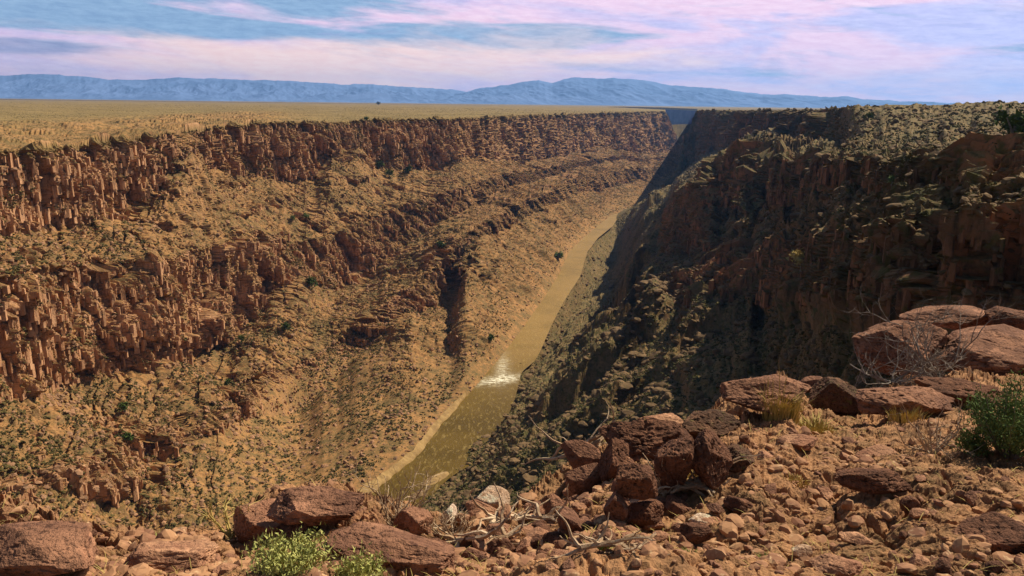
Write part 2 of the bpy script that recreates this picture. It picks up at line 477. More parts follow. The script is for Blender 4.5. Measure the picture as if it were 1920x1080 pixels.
def build_left():
    cols = np.arange(-520, 1306, 1.25)
    nc = len(cols)
    Yr = smooth1(np.interp(cols, C0, YRIM), 41)
    Yv = column_hit(rivL, cols)
    Yv = np.interp(cols, cols[~np.isnan(Yv)], Yv[~np.isnan(Yv)])
    rim = lv([(-600, 345), (-300, 312), (0, 283), (100, 277), (200, 264), (300, 250), (480, 229), (620, 229), (700, 224), (870, 221), (1000, 214.5), (1100, 212), (1248, 208), (1254, 214), (1262, 240), (1268, 262), (1285, 286), (1310, 300)], cols, 9)
    c1b = lv([(-600, 560), (-300, 480), (0, 425), (130, 430), (250, 408), (300, 345), (340, 285), (380, 312), (480, 330), (590, 338), (625, 285), (680, 275), (715, 315), (800, 318), (860, 295), (930, 300), (1000, 300), (1080, 292), (1130, 272), (1200, 290), (1255, 285), (1268, 292), (1285, 300), (1310, 310)], cols, 9)
    c2t = lv([(-600, 720), (-300, 590), (0, 520), (100, 492), (300, 482), (400, 460), (480, 438), (560, 455), (620, 440), (700, 405), (850, 352), (950, 326), (1010, 318), (1080, 306), (1150, 296), (1265, 293)], cols, 21)
    c2b = lv([(-600, 1150), (-300, 900), (0, 755), (70, 740), (150, 718), (320, 690), (430, 640), (480, 595), (520, 545), (560, 520), (620, 540), (640, 535), (700, 505), (770, 455), (850, 402), (950, 350), (1010, 337), (1080, 316), (1150, 303), (1265, 298)], cols, 17)
    c3t = lv([(-600, 1350), (-300, 1060), (0, 900), (180, 850), (320, 778), (400, 700), (540, 690), (620, 650), (730, 565), (780, 530), (830, 470), (900, 420), (960, 385), (1010, 368), (1070, 336), (1150, 322), (1265, 303)], cols, 17)
    c3b = lv([(-600, 1420), (-300, 1120), (0, 925), (120, 900), (200, 935), (260, 930), (330, 850), (420, 790), (560, 775), (620, 720), (700, 640), (760, 590), (850, 560), (870, 470), (900, 445), (960, 425), (1010, 392), (1070, 364), (1150, 350), (1265, 325)], cols, 13)
    riv = py_of(cols, Yv, RIVZ)
    levels = [rim, c1b, c2t, c2b, c3t, c3b, riv]
    fr = [0, .05, .27, .34, .56, .62, 1.0]
    for k in range(1, 6):
        levels[k] = levels[k] + (noise1(cols, 38, k) * 7 + noise1(cols, 13, k + 9) * 4) * np.interp(cols, [0, 1200], [1.3, .25])
    for k in range(1, 7):
        levels[k] = np.maximum(levels[k], levels[k - 1] + 2.0)
    Y = [Yr + (Yv - Yr) * f for f in fr]
    Y = [np.array(y) for y in Y]
    W = [pt(cols, levels[k], Y[k]) for k in range(7)]
    for k in range(1, 7):      # never let the wall climb towards the river
        W[k][:, 2] = np.minimum(W[k][:, 2], W[k - 1][:, 2] - 0.8)
    W[6][:, 2] = RIVZ - 0.6
    rows_per = [150, 110, 160, 130, 90, 210]
    G = []; cl = []
    iscliff = [1, .2, 1, .2, .95, .12]
    for k in range(6):
        n = rows_per[k]
        t = np.arange(n) / n
        for tt in t:
            G.append(W[k] * (1 - tt) + W[k + 1] * tt)
            e = min(tt, 1 - tt)
            cl.append(np.full(nc, iscliff[k]))
    G.append(W[6]); cl.append(np.zeros(nc))
    # toe under the water
    t = W[6].copy(); t[:, 0] += 14; t[:, 2] -= 10; G.append(t); cl.append(np.zeros(nc))
    wall = np.array(G); cl = np.array(cl)
    # ---- plateau behind the rim, rows outward to its far edge
    Yb = np.interp(cols, [1100, 1170, 1205, 1250, 1262, 1300], [5400, 4000, 3200, 2600, 2520, 2520])
    pr = []
    np_ = 120
    zr = wall[0][:, 2]
    u = (cols - 960) / F
    for i in range(np_):
        t = (i + 1) / np_
        Yk = 1 / (1 / Yr * (1 - t) + 1 / Yb * t)
        zk = zr + (-13.5 - zr) * ss(t, 0.0, 1.0) ** 1.0
        s = Yk / Yr
        p = np.stack([wall[0][:, 0] * s, Yk, zk], -1)
        e = wall[0] * ((Yr + 120 * t) / Yr)[:, None]; e[:, 2] = zr - 160 * t
        tipw = ss(cols, 1247, 1256)[:, None]
        p = p * (1 - tipw) + e * tipw
        pr.append(p)
    last = pr[-1].copy(); last[:, 1] += 40; last[:, 2] = -60; pr.append(last)
    G = np.concatenate([np.array(pr[::-1]), wall], 0)
    cl = np.concatenate([np.zeros((len(pr), nc)), cl], 0)
    nr = G.shape[0]
    print('left grid', G.shape)
    # ---- displacement
    sm = G.copy()
    Nrm = grid_normals(sm)
    if Nrm[len(pr) + 60, nc // 2, 0] < 0: Nrm = -Nrm
    H = Nrm.copy(); H[..., 2] *= 0.25
    H /= np.linalg.norm(H, axis=2, keepdims=True) + 1e-9
    P = G.reshape(-1, 3)
    # along-wall coordinate from the rim line
    U = along(G)[0].ravel()
    Z = P[:, 2]
    warp = fbm(P / 22.0, 3, 5)
    c = cl.ravel()
    # soften band limits with noise so cliffs break up
    brk = fbm(np.stack([U / 38, Z / 22, Z * 0], -1), 3, 21)
    c = np.clip(c, 0, 1)
    c2d = c.reshape(nr, nc)
    k = np.ones(9) / 9
    c2d = np.apply_along_axis(lambda a: np.convolve(a, k, 'same'), 0, c2d)
    c = c2d.ravel()
    cc = np.clip(c * (0.85 + 0.9 * brk), 0.0, 1.2)
    outcrop = ss(fbm(np.stack([U / 30, Z / 9, Z * 0 + 4], -1), 3, 44), 0.06, 0.32)   # scattered small outcrops on the slopes
    idx = np.repeat(np.arange(nr), nc)
    on_wall = (idx >= len(pr))
    lowslope = ss(Z, RIVZ + 12, RIVZ + 35)
    cc = np.maximum(cc, 0.75 * outcrop * lowslope) * on_wall
    d = cliff_disp(U, Z, 15, 11.0, 1, 1.6, 0.4, warp * .7)
    d += cliff_disp(U, Z, 5.5, 5.4, 2, 2.6, 0.75, warp * 1.2)
    d += cliff_disp(U, Z, 2.4, 2.8, 3, 3.4, 0.7, warp * 1.8)
    d += (fbm(np.stack([U / 1.9, Z / 14, P[:, 0] / 30], -1), 3, 28, ridged=True) - .3) * 2.0
    d += fbm(P / 3.0, 3, 8) * 0.9
    gul = fbm(np.stack([U / 55, Z / 160, Z * 0], -1), 3, 31)       # big gullies and buttresses down the wall
    d = d * cc + gul * 16 * on_wall * ss(idx, len(pr), len(pr) + 90)
    rough = fbm(P / 4.5, 4, 12)
    d += (1 - np.clip(cc, 0, 1)) * (rough * 2.3 + fbm(np.stack([U / 9, P[:, 2] / 25, P[:, 0] / 20], -1), 3, 35) * 1.6) * on_wall
    # fade at the foot
    fade = ss(Z, RIVZ - 1, RIVZ + 12)
    d = d * fade
    P = P + H.reshape(-1, 3) * d[:, None]
    v = fbm(P / 7.0, 4, 15) * 0.7 + fbm(P * np.array([1, 1, 1]) / 1.6, 2, 19) * 0.25
    v2 = fbm(P / 120.0, 3, 17) * 1.3 * ss(len(pr) - idx, 0, 12)
    cT = np.tile(cols, nr); yr = P[:, 1] / np.tile(Yr, nr)
    zw = (1 - ss(yr, 1.3, 2.1)) * (1 - ss(cT, 430, 640)) * (~on_wall) + 0.0
    zo = ss(fbm(np.stack([P[:, 0] / 26, P[:, 1] / 40, P[:, 0] * 0], -1), 4, 51), .02, .25)
    v2 += zw * (fbm(P / np.array([30.0, 60.0, 30.0]), 4, 52, .6) * 4.0 + zo * 2.5 + 1.0)
    platm = ss(len(pr) - idx, -25, 12) * (1 - zw * .85)
    P[:, 2] += v * fade * np.where(on_wall, 1.0, 0.6) + v2
    Gd = P.reshape(nr, nc, 3)
    rock = np.clip(cc + zw * zo * .9, 0, 1)
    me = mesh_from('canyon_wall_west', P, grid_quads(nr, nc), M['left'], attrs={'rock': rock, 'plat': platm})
    o = obj('canyon_terrain', me)
    tag(o, kind='structure', label='sunlit terraced canyon wall and grassy plateau across the river')
    return Gd, rock.reshape(nr, nc), cols, len(pr)


LG, LROCK, LCOLS, LPR = build_left()


# ------------------------------------------------------------------ RIGHT SIDE OF THE CANYON
def slope_Y(px, py, ang=36.5):
    p0 = np.array([rivR[5][0], rivR[5][1]]); p1 = np.array(atz(1120, 462, RIVZ)[:2])
    dr = (p1 - p0) / np.linalg.norm(p1 - p0); nn = np.array([dr[1], -dr[0]])
    d = raydir([px], [py])[0]; d = d / d[1]
    tt = math.tan(math.radians(ang))
    # z = RIVZ + tt * nn.(p-p0)   ;  p = d*Y
    den = d[2] - tt * (nn @ d[:2]); num = RIVZ - tt * (nn @ p0)
    return num / den


RIGHT_NET = {   # column: ten (row, distance) pairs from the top down; None = on the talus slope
    1305: [(207, 1300), (300, 1235), (347, 520), (480, 428), (505, None), (560, None), (640, None), (740, None), (900, None), (1150, None)],
    1350: [(207, 1150), (285, 1090), (315, 520), (440, 425), (470, 395), (520, 340), (620, None), (740, None), (900, None), (1150, None)],
    1400: [(207, 990), (262, 930), (285, 480), (360, 410), (480, 345), (565, 275), (640, None), (740, None), (900, None), (1150, 112)],
    1446: [(207, 850), (247, 800), (295, 430), (395, 375), (470, 315), (560, 252), (640, 210), (740, 170), (900, 130), (1150, 90)],
    1480: [(206.5, 760), (262, 700), (300, 385), (385, 345), (450, 285), (545, 228), (640, 190), (740, 152), (900, 110), (1150, 80)],
    1530: [(206, 620), (268, 560), (290, 310), (345, 288), (430, 225), (540, 185), (640, 145), (740, 110), (900, 80), (1150, 60)],
    1600: [(200, 420), (262, 330), (300, 220), (350, 200), (445, 130), (545, 112), (640, 90), (740, 70), (900, 50), (1150, 40)],
    1670: [(198, 400), (262, 290), (300, 150), (350, 136), (425, 90), (578, 82), (640, 66), (740, 48), (900, 35), (1150, 28)],
    1710: [(197.5, 395), (262, 270), (302, 118), (350, 105), (400, 78), (580, 73), (640, 56), (740, 40), (900, 30), (1150, 24)],
    1760: [(196, 390), (262, 250), (300, 105), (345, 92), (395, 76), (582, 72), (640, 54), (740, 38), (900, 30), (1150, 24)],
    1840: [(194, 380), (258, 225), (300, 98), (345, 84), (390, 73), (582, 69), (640, 50), (740, 36), (900, 28), (1150, 22)],
    1920: [(192, 370), (252, 205), (300, 90), (345, 78), (390, 70), (580, 66), (640, 48), (740, 34), (900, 26), (1150, 20)],
    2300: [(188, 340), (252, 190), (300, 85), (345, 74), (390, 66), (580, 60), (640, 44), (740, 30), (900, 22), (1150, 18)],
}


def right_controls():
    net = {}
    for c, L in RIGHT_NET.items():
        net[c] = [(p, (y if y is not None else slope_Y(c, p))) for p, y in L]
    # columns whose top is the water's edge or the shaded slope's outline
    tops = {560: 1085, 640: 1020, 700: 980, 740: 953, 775: 929, 800: 902, 863: 862, 905: 802, 938: 742, 955: 702, 978: 682, 992: 660, 1017: 613, 1044: 567, 1074: 521, 1090: 475, 1112: 449, 1138: 428, 1153: 410}
    for c, tp in tops.items():
        Yt = atz(c, tp, RIVZ - 1.0)[1]
        b = max(1150, tp + 120)
        L = [(tp, Yt)]
        for i in range(1, 10):
            p = tp + (b - tp) * i / 9.0
            Ys = slope_Y(c, p)
            k = min(1, i / 3.0)
            L.append((p, Ys if i > 2 else min(Yt * 0.995, Ys * k + Yt * (1 - k))))
        net[c] = L
    net[1210] = [(372, 1170)] + [(p, None) for p in (400, 440, 490, 550, 620, 700, 800, 950, 1150)]
    net[1248] = [(345, 1225)] + [(p, None) for p in (372, 410, 478, 515, 580, 680, 800, 950, 1150)]
    net[1268] = [(325, 1240), (334, 1235), (353, 560), (478, 462), (512, None), (570, None), (660, None), (770, None), (930, None), (1150, None)]
    net[1285] = [(262, 1270), (318, 1238), (350, 540), (480, 445), (508, None), (565, None), (650, None), (755, None), (915, None), (1150, None)]
    for c in (1210, 1248, 1268, 1285):
        net[c] = [(p, (y if y is not None else slope_Y(c, p))) for p, y in net[c]]
    return net


def build_right():
    net = right_controls()
    ks = sorted(net)
    cols = np.arange(600, 2260, 1.25)
    nc = len(cols)
    PY = np.array([[net[c][k][0] for c in ks] for k in range(10)], float)
    YY = np.array([[net[c][k][1] for c in ks] for k in range(10)], float)
    py = []; yy = []
    for k in range(10):
        w = 5 if k == 0 else 17
        py.append(smooth1(np.interp(cols, ks, PY[k]), w)); yy.append(np.exp(smooth1(np.interp(cols, ks, np.log(YY[k])), w)))
    amp = np.interp(cols, [1200, 1300, 1700], [0, 1, 1.2])
    for k in range(1, 6):
        py[k] = py[k] + (noise1(cols, 60, k + 40) * 9 + noise1(cols, 22, k + 50) * 6) * amp * (0.3 if k == 1 else 1)
        yy[k] = yy[k] * np.exp((noise1(cols, 45, k + 60) * .10 + noise1(cols, 17, k + 70) * .05) * amp)
    for k in range(1, 10):
        py[k] = np.maximum(py[k], py[k - 1] + 1.5); yy[k] = np.minimum(yy[k], yy[k - 1] * 0.998)
    W = [pt(cols, py[k], yy[k]) for k in range(10)]
    rows_per = [80, 60, 80, 90, 120, 110, 110, 120, 60]
    G = []; cl = []
    clf = [1, .25, 1, .3, 1, .12, .1, .1, .1]
    slopecol = ss(cols, 1225, 1262)          # left of this there is only talus
    promo = ss(cols, 1540, 1600)
    for k in range(9):
        n = rows_per[k]
        a, b = W[k], W[k + 1]
        for i in range(n):
            t = i / n
            # interpolate in screen rows: even density
            q = pt(cols, py[k] * (1 - t) + py[k + 1] * t, 1 / ((1 - t) / yy[k] + t / yy[k + 1]))
            G.append(q)
            v = clf[k] * slopecol
            if k == 0: v = v * (1 - promo)
            cl.append(v)
    G.append(W[9]); cl.append(np.zeros(nc))
    wall = np.array(G); cl = np.array(cl)
    # behind the top edge: plateau going back (right) or the hidden far side of the slope (left)
    back = ss(cols, 1290, 1308)
    pr = []
    for i in range(60):
        t = (i + 1) / 60
        Yf = 1 / ((1 - t) / yy[0] + t / 4600)
        zf = W[0][:, 2] * (1 - ss(t, 0, 1)) + -15 * ss(t, 0, 1)
        A = np.stack([W[0][:, 0] * Yf / yy[0], Yf, zf], -1)
        Bp = W[0] + np.stack([np.full(nc, 20 * t), np.full(nc, 140 * t), -(W[0][:, 2] - RIVZ) * t * 1.0 - 3 * t], -1)
        pr.append(A * back[:, None] + Bp * (1 - back[:, None]))
    G = np.concatenate([np.array(pr[::-1]), wall], 0)
    cl = np.concatenate([np.zeros((len(pr), nc)), cl], 0)
    nr = G.shape[0]
    print('right grid', G.shape)
    Nrm = grid_normals(G)
    tocam = -G / np.linalg.norm(G, axis=2, keepdims=True)
    sgn = np.sign((Nrm * tocam).sum(-1, keepdims=True)); sgn[sgn == 0] = 1
    Nrm = Nrm * sgn
    H = Nrm.copy(); H[..., 2] *= 0.3
    H /= np.linalg.norm(H, axis=2, keepdims=True) + 1e-9
    P = G.reshape(-1, 3).copy()
    dist = np.linalg.norm(P, axis=1)
    s = np.clip(dist / 300.0, 0.16, 1.6)        # nearer cliffs are smaller, their blocks too
    sq = 2.0 ** np.round(np.log2(s))
    idx = np.repeat(np.arange(nr), nc)
    on = idx >= len(pr)
    A = P[:, 0] * 0.75 + P[:, 1] * 0.65
    k9 = np.ones(9) / 9
    c = np.apply_along_axis(lambda a: np.convolve(a, k9, 'same'), 0, cl).ravel()
    brk = fbm(P / (30 * s[:, None]), 3, 61)
    cc = np.clip(c * (0.9 + 0.7 * brk), 0, 1.2) * on
    warp = fbm(P / 14.0, 3, 5)

    def disp(sc):
        d = cliff_disp(A, P[:, 2], 15 * sc, 8.0 * sc, 11, 2.2, 0.4, warp * .2)
        d += cliff_disp(A, P[:, 2], 5.5 * sc, 3.6 * sc, 12, 3.6, 0.6, warp * .3)
        d += cliff_disp(A, P[:, 2], 2.3 * sc, 1.2 * sc, 13, 4.5, 0.7, warp * .4)
        d += (fbm(np.stack([A / (1.7 * sc), P[:, 2] / (14 * sc), A * 0], -1), 3, 28, ridged=True) - .3) * 1.3 * sc
        return d
    fr = np.clip((dist - 130) / 200, 0, 1)
    d = disp(0.33) * (1 - fr) + disp(1.0) * fr
    d += fbm(P / (3.0 * s[:, None]), 3, 8) * 0.9 * s
    # ribs and gullies running down the talus towards the river
    p0 = rivR[6]; p1 = np.array(atz(1120, 462, RIVZ)[:2]); dr = (p1 - p0) / np.linalg.norm(p1 - p0)
    al = (P[:, :2] - p0) @ dr
    D = (P[:, :2] - p0) @ np.array([dr[1], -dr[0]])
    rib = fbm(np.stack([(al + 9 * warp) / 95 + .35, D / 260, D * 0], -1), 4, 73, .5, ridged=True) - .35
    fadeR = ss(D, 4, 30)
    sl = (1 - np.clip(cc, 0, 1)) * on
    def bigd(q):
        return fbm(np.stack([A / (40 * q), P[:, 2] / (200 * q), A * 0], -1), 2, 41, ridged=True) * 6 * q + cliff_disp(A, P[:, 2], 26 * q, 10.0 * q, 14, 2.0, 0.25, warp * .15) + cliff_disp(A, P[:, 2], 9 * q, 5.0 * q, 15, 2.6, 0.5, warp * .2)
    big = bigd(.28) * (1 - fr) + bigd(1.0) * fr
    cT = np.tile(cols, nr)
    rowi = np.repeat(np.arange(nr) - len(pr), nc)
    wtop = np.where(cT < 1560, np.interp(rowi, [0, 12], [0, 1]), np.interp(rowi, [100, 150], [0, 1])) * np.interp(rowi, [480, 560], [1, 0])
    d = d * cc * (1 + .5 * ss(dist, 350, 1000)) + big * np.clip(cc + .3, 0, 1) * on * ss(cT, 1290, 1330) * wtop
    P = P + H.reshape(-1, 3) * d[:, None]
    wr = np.repeat(np.concatenate([np.zeros(len(pr)), np.interp(np.arange(wall.shape[0]), [0, 310, 400, 900], [0, 0, 1, 1])]), nc)
    cx = np.tile(cols, nr); wr = np.maximum(wr, 1 - ss(cx, 1200, 1290)) * on
    Dn = D + fbm(np.stack([al / 70, D / 60, D * 0], -1), 3, 77) * 16
    for i, (d0, h0) in enumerate([(22, 7), (48, 11), (78, 13), (104, 12)]):
        hm = h0 * np.clip(.65 + 1.5 * fbm(np.stack([al / 45, D * 0 + i * 9, D * 0], -1), 3, 78 + i), 0, 1.6)
        saw = ss(Dn, d0, d0 + 3.5) - .5 - .5 * np.clip((d0 - Dn) / -22 * -1 + 0, -1, 0) * 0
        saw = np.where(Dn < d0, -.5 * np.clip(1 - (d0 - Dn) / 20, 0, 1), np.where(Dn < d0 + 3.5, ss(Dn, d0, d0 + 3.5) - .5, .5 * np.clip(1 - (Dn - d0 - 3.5) / 24, 0, 1)))
        blk = np.clip(fbm(np.stack([al / 7, D / 12, D * 0], -1), 3, 90 + i) * 1.2 + .6, .1, 1.3)
        P[:, 2] += sl * wr * saw * hm * (.35 + .4 * blk)
    x0 = al - .8 * (D - 35) + fbm(np.stack([al / 50, D / 30, D * 0], -1), 3, 88) * 18
    sp = 0
    for i, (a0, h0, l0) in enumerate([(-75, 12, 60), (-2, 20, 90), (52, 9, 40), (104, 15, 60), (205, 22, 110), (330, 18, 90), (480, 24, 140), (690, 26, 160)]):
        x = x0 - a0
        sp = sp + h0 * (.75 + .7 * fbm(np.stack([D / 25 + i * 7, D * 0, D * 0], -1), 2, 95 + i)) * np.where(x > 0, np.exp(-np.maximum(x, 0) / l0), 1 - ss(-x, 0, 6 + h0 * .35))
    sp = sp * ss(D, 10, 75)
    P[:, 2] += sl * wr * (sp - 8 * ss(D, 10, 75))
    P[:, 2] += sl * wr * (rib * 9 * ss(D, 0, 45) * (.55 + .45 * ss(D, 20, 90)) * ss(dist, 90, 220)) + sl * fbm(P / (9 * s[:, None]), 4, 81) * 2.0 * s * ss(D, 0, 15) + sl * fbm(P / (2.2 * s[:, None]), 3, 83) * 1.1 * s
    P[:, 2] += (~on) * fbm(P / 30, 3, 91) * 0.8
    # broken ledges: blocks standing at different heights between the upper and the lower cliff
    wl = np.repeat(np.concatenate([np.zeros(len(pr)), np.interp(np.arange(wall.shape[0]), [0, 60, 130, 330, 420, 900], [0, .3, 1, 1, .35, .25])]), nc) * ss(cx, 1290, 1400) * np.clip(1.1 - cc, .25, 1)
    f1, f2, r, r2 = voronoi(P[:, 0] / (9 * s) + warp * .4, P[:, 1] / (9 * s), 23)
    P[:, 2] += wl * ((r - .5) * 7.5 - 1.8 * (1 - ss(f2 - f1, 0, .2))) * s
    f1, f2, r, r2 = voronoi(P[:, 0] / (3.2 * s) + warp * .6, P[:, 1] / (3.2 * s), 24)
    P[:, 2] += wl * ((r - .5) * 2.6 - .8 * (1 - ss(f2 - f1, 0, .2))) * s
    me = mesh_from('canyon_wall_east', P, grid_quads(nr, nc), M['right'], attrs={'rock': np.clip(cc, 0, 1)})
    o = obj('canyon_terrain', me)
    tag(o, kind='structure', label='shaded steep canyon wall and talus slope on the near side')
    return P.reshape(nr, nc, 3), np.clip(cc, 0, 1).reshape(nr, nc), cols, len(pr)


RG, RROCK, RCOLS, RPR = build_right()


# ------------------------------------------------------------------ RIVER
def build_river():
    n = 900
    def res(poly):
        poly = np.array(poly); s = np.concatenate([[0], np.cumsum(np.linalg.norm(np.diff(poly, axis=0), axis=1))]); t = np.linspace(0, s[-1], n)
        return np.stack([smooth1(np.interp(t, s, poly[:, 0]), 7), smooth1(np.interp(t, s, poly[:, 1]), 7)], -1)
    a = res(rivL[:-2]); b = res(rivR[:-2])
    ax = b - a
    a = a - ax * 0.35; b = b + ax * 0.5
    m_ = 60
    t = np.linspace(0, 1, m_)[:, None, None]
    G = a[None] * (1 - t) + b[None] * t
    P = np.concatenate([G, np.full(G.shape[:2] + (1,), RIVZ)], -1).reshape(-1, 3)
    rp = np.array(atz(938, 712, RIVZ))
    dd = (P[:, :2] - rp[:2])
    foam = np.exp(-((dd[:, 0] + .3 * dd[:, 1]) / 15) ** 2 - ((dd[:, 1] - .5 * dd[:, 0]) / 7) ** 2) + .55 * np.exp(-((dd[:, 0] - 1) / 4) ** 2 - ((dd[:, 1] - 22) / 24) ** 2)
    P[:, 2] += fbm(P * np.array([1, .6, 1]) / 5, 3, 5) * (0.06 + 0.7 * foam)
    mt, N, bs = new_mat('muddy_water', 0.5, 0.12)
    g = N.n.new('ShaderNodeNewGeometry'); Pn = g.outputs['Position']
    at = N.n.new('ShaderNodeAttribute'); at.attribute_name = 'foam'
    n1 = N.noise(Pn, 0.03, 4, 0.6, 0.4); n2 = N.noise(N.mul(Pn, (1.6, 0.5, 1)), 0.35, 5, 0.7, 0.5)
    far = N.n.new('ShaderNodeSeparateXYZ'); N.l.new(Pn, far.inputs[0])
    c = N.mix(N.ss(far.outputs[1], 380, 560), (.085, .050, .004), (.27, .16, .038))  # lit tan reflections on the far water put into its colour
    c = N.mix(N.ss(n1, .4, .65, 0, .5), c, (.15, .09, .012))
    c = N.mix(N.ss(n2, .52, .66, 0, .45), c, (.36, .25, .08))
    fo = N.math('MULTIPLY', at.outputs['Fac'], N.ss(N.noise(N.mul(Pn, (.35, 1.2, 1)), 0.8, 5, 0.75, .6), .44, .60))
    c = N.mix(N.math('MULTIPLY', fo, 1.3, clamp=True), c, (.80, .74, .56))
    N.put(bs.inputs['Base Color'], c)
    N.put(bs.inputs['Roughness'], N.ss(fo, 0, .4, .45, .8))
    bump(N, bs, N.math('ADD', n2, N.noise(N.mul(Pn, (1.5, .7, 1)), 1.0, 4, .6)), 0.45, 0.5)
    o = obj('river', mesh_from('river', P, grid_quads(m_, n), mt, smooth=True, attrs={'foam': foam}))
    tag(o, kind='structure', label='muddy brown river winding through the bottom of the gorge')
    # sand strip along the far bank
    L = np.array([atz(a_, b_, RIVZ + .5) for a_, b_ in [(560, 1020), (640, 945), (690, 921), (722, 897), (780, 851), (821, 797), (876, 738)]])
    n2_ = 240
    s = np.linspace(0, len(L) - 1, n2_)
    ce = np.stack([np.interp(s, range(len(L)), L[:, i]) for i in range(3)], -1)
    tan = np.gradient(ce, axis=0); nn = np.stack([tan[:, 1], -tan[:, 0], tan[:, 0] * 0], -1); nn /= np.linalg.norm(nn, axis=1, keepdims=True)
    rows = []
    wv = 1.5 + .8 * noise1(s * 40, 30, 3) + .8 * noise1(s * 40, 8, 5)
    wv *= np.interp(s, [0, 1, 2, 3, 4.5, 5.5, 6], [1.3, 1.5, 1.4, 1.0, 1.0, .7, .05])
    for t in np.linspace(-1, 1, 16):
        q = ce + nn * (t * wv)[:, None]
        q[:, 2] = RIVZ + 1.15 - 1.3 * max(t, 0) ** 2 + 1.2 * max(-t, 0) + 0.1
        rows.append(q)
    R = np.array(rows); P = R.reshape(-1, 3); P[:, 2] += fbm(P / 2.2, 3, 3) * 0.35
    o = obj('sand_bank', mesh_from('sand_bank', P, grid_quads(16, n2_), M['sand']))
    tag(o, kind='structure', label='strip of tan sand along the far edge of the river')
    ce = atz(818, 897, RIVZ)
    a = np.linspace(0, 2 * math.pi, 48, endpoint=False)
    V = []
    for r in (1, .8, .55, .3, .05):
        V.append(np.stack([ce[0] + r * (4.5 * np.cos(a)) + 5 * r * np.sin(a), ce[1] + r * 9 * np.sin(a), RIVZ - .5 + 1.3 * (1 - r * r) + 0 * a], -1))
    V = np.array(V)[:, ::-1]; V = np.concatenate([V, V[:, :1]], 1)
    P = V.reshape(-1, 3); P[:, 2] += fbm(P / 2.2, 3, 3) * 0.3
    o = obj('sand_spit', mesh_from('sand_spit', P, grid_quads(5, 49), M['sand']))
    tag(o, kind='structure', label='small spit of sand at the near edge of the river')


build_river()


# ------------------------------------------------------------------ FAR GORGE WALL, MESA BEYOND, MOUNTAINS
def build_far():
    cols = np.arange(-900, 2900, 5.0)
    nc = len(cols)
    Yw = np.interp(cols, [-900, 0, 900, 1120, 1170, 1240, 1305, 1400, 1500, 1700, 2900], [6000, 6000, 5900, 5700, 5400, 4900, 4300, 4000, 4000, 4000, 4000])
    rimpy = np.interp(cols, [-900, 0, 900, 1120, 1170, 1240, 1305, 1400], [176, 186, 197, 200.5, 200.2, 201.5, 204, 205])
    hz = py_of(cols, np.full(nc, 1e5), -1.0)
    rimpy = np.maximum(rimpy, hz + 2.6)
    R = pt(cols, rimpy, Yw)
    rows = []
    for t in np.linspace(1, 0, 30):                       # outward mesa
        Yk = 1 / (t / 12500 + (1 - t) / Yw)
        q = R * (Yk / Yw)[:, None]; q[:, 2] = R[:, 2] * (1 - t) + -13 * t
        rows.append(q)
    base = R.copy()
    tot = 60
    for i in range(1, tot + 1):                           # stepped wall, sunk below the river so shaded rock hides the lit floor
        t = i / tot
        q = R.copy(); z = R[:, 2] + (-650 - R[:, 2]) * t
        off = (ss(t, .0, .02) * 12 + ss(t, .07, .12) * 18 + ss(t, .15, .25) * 25)
        q = R * ((Yw - off) / Yw)[:, None]; q[:, 2] = z
        rows.append(q)
    last = rows[-1]
    for t in (.3, .6, 1.0):
        q = last * ((last[:, 1] * (1 - t) + 2620 * t) / last[:, 1])[:, None]; q[:, 2] = -650 - 3 * t
        rows.append(q)
    G = np.array(rows); P = G.reshape(-1, 3)
    idx = np.repeat(np.arange(len(rows)), nc)
    d = fbm(np.stack([P[:, 0] / 90, P[:, 2] / 60, P[:, 0] * 0], -1), 4, 3) * 40 * ss(idx, 30, 40)
    P[:, 1] += d
    pm = mesh_from('plateau', P, grid_quads(len(rows), nc), M['left'], attrs={'rock': ss(idx, 29, 31), 'plat': 1 - ss(idx, 28, 30)})
    pm.materials.append(simple_mat('haze_tinted_basalt', (.15, .10, .20), (.085, .065, .14), 0.02))  # dark basalt with violet haze tint added to its base colour
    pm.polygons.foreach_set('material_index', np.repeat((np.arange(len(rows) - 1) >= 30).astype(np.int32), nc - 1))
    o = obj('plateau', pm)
    tag(o, kind='structure', label='flat mesa beyond the gorge with a far dark gorge wall')


build_far()

mt, N_, b_ = new_mat('haze_tinted_slope', 0.95, 0.0)
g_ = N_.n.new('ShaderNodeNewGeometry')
N_.put(b_.inputs['Base Color'], N_.mix(N_.ss(N_.noise(g_.outputs['Position'], 0.0012, 5, .6), .35, .65), (.11, .17, .32), (.15, .22, .40)))  # blue of distant haze painted into the slope colour
M['mountain'] = mt


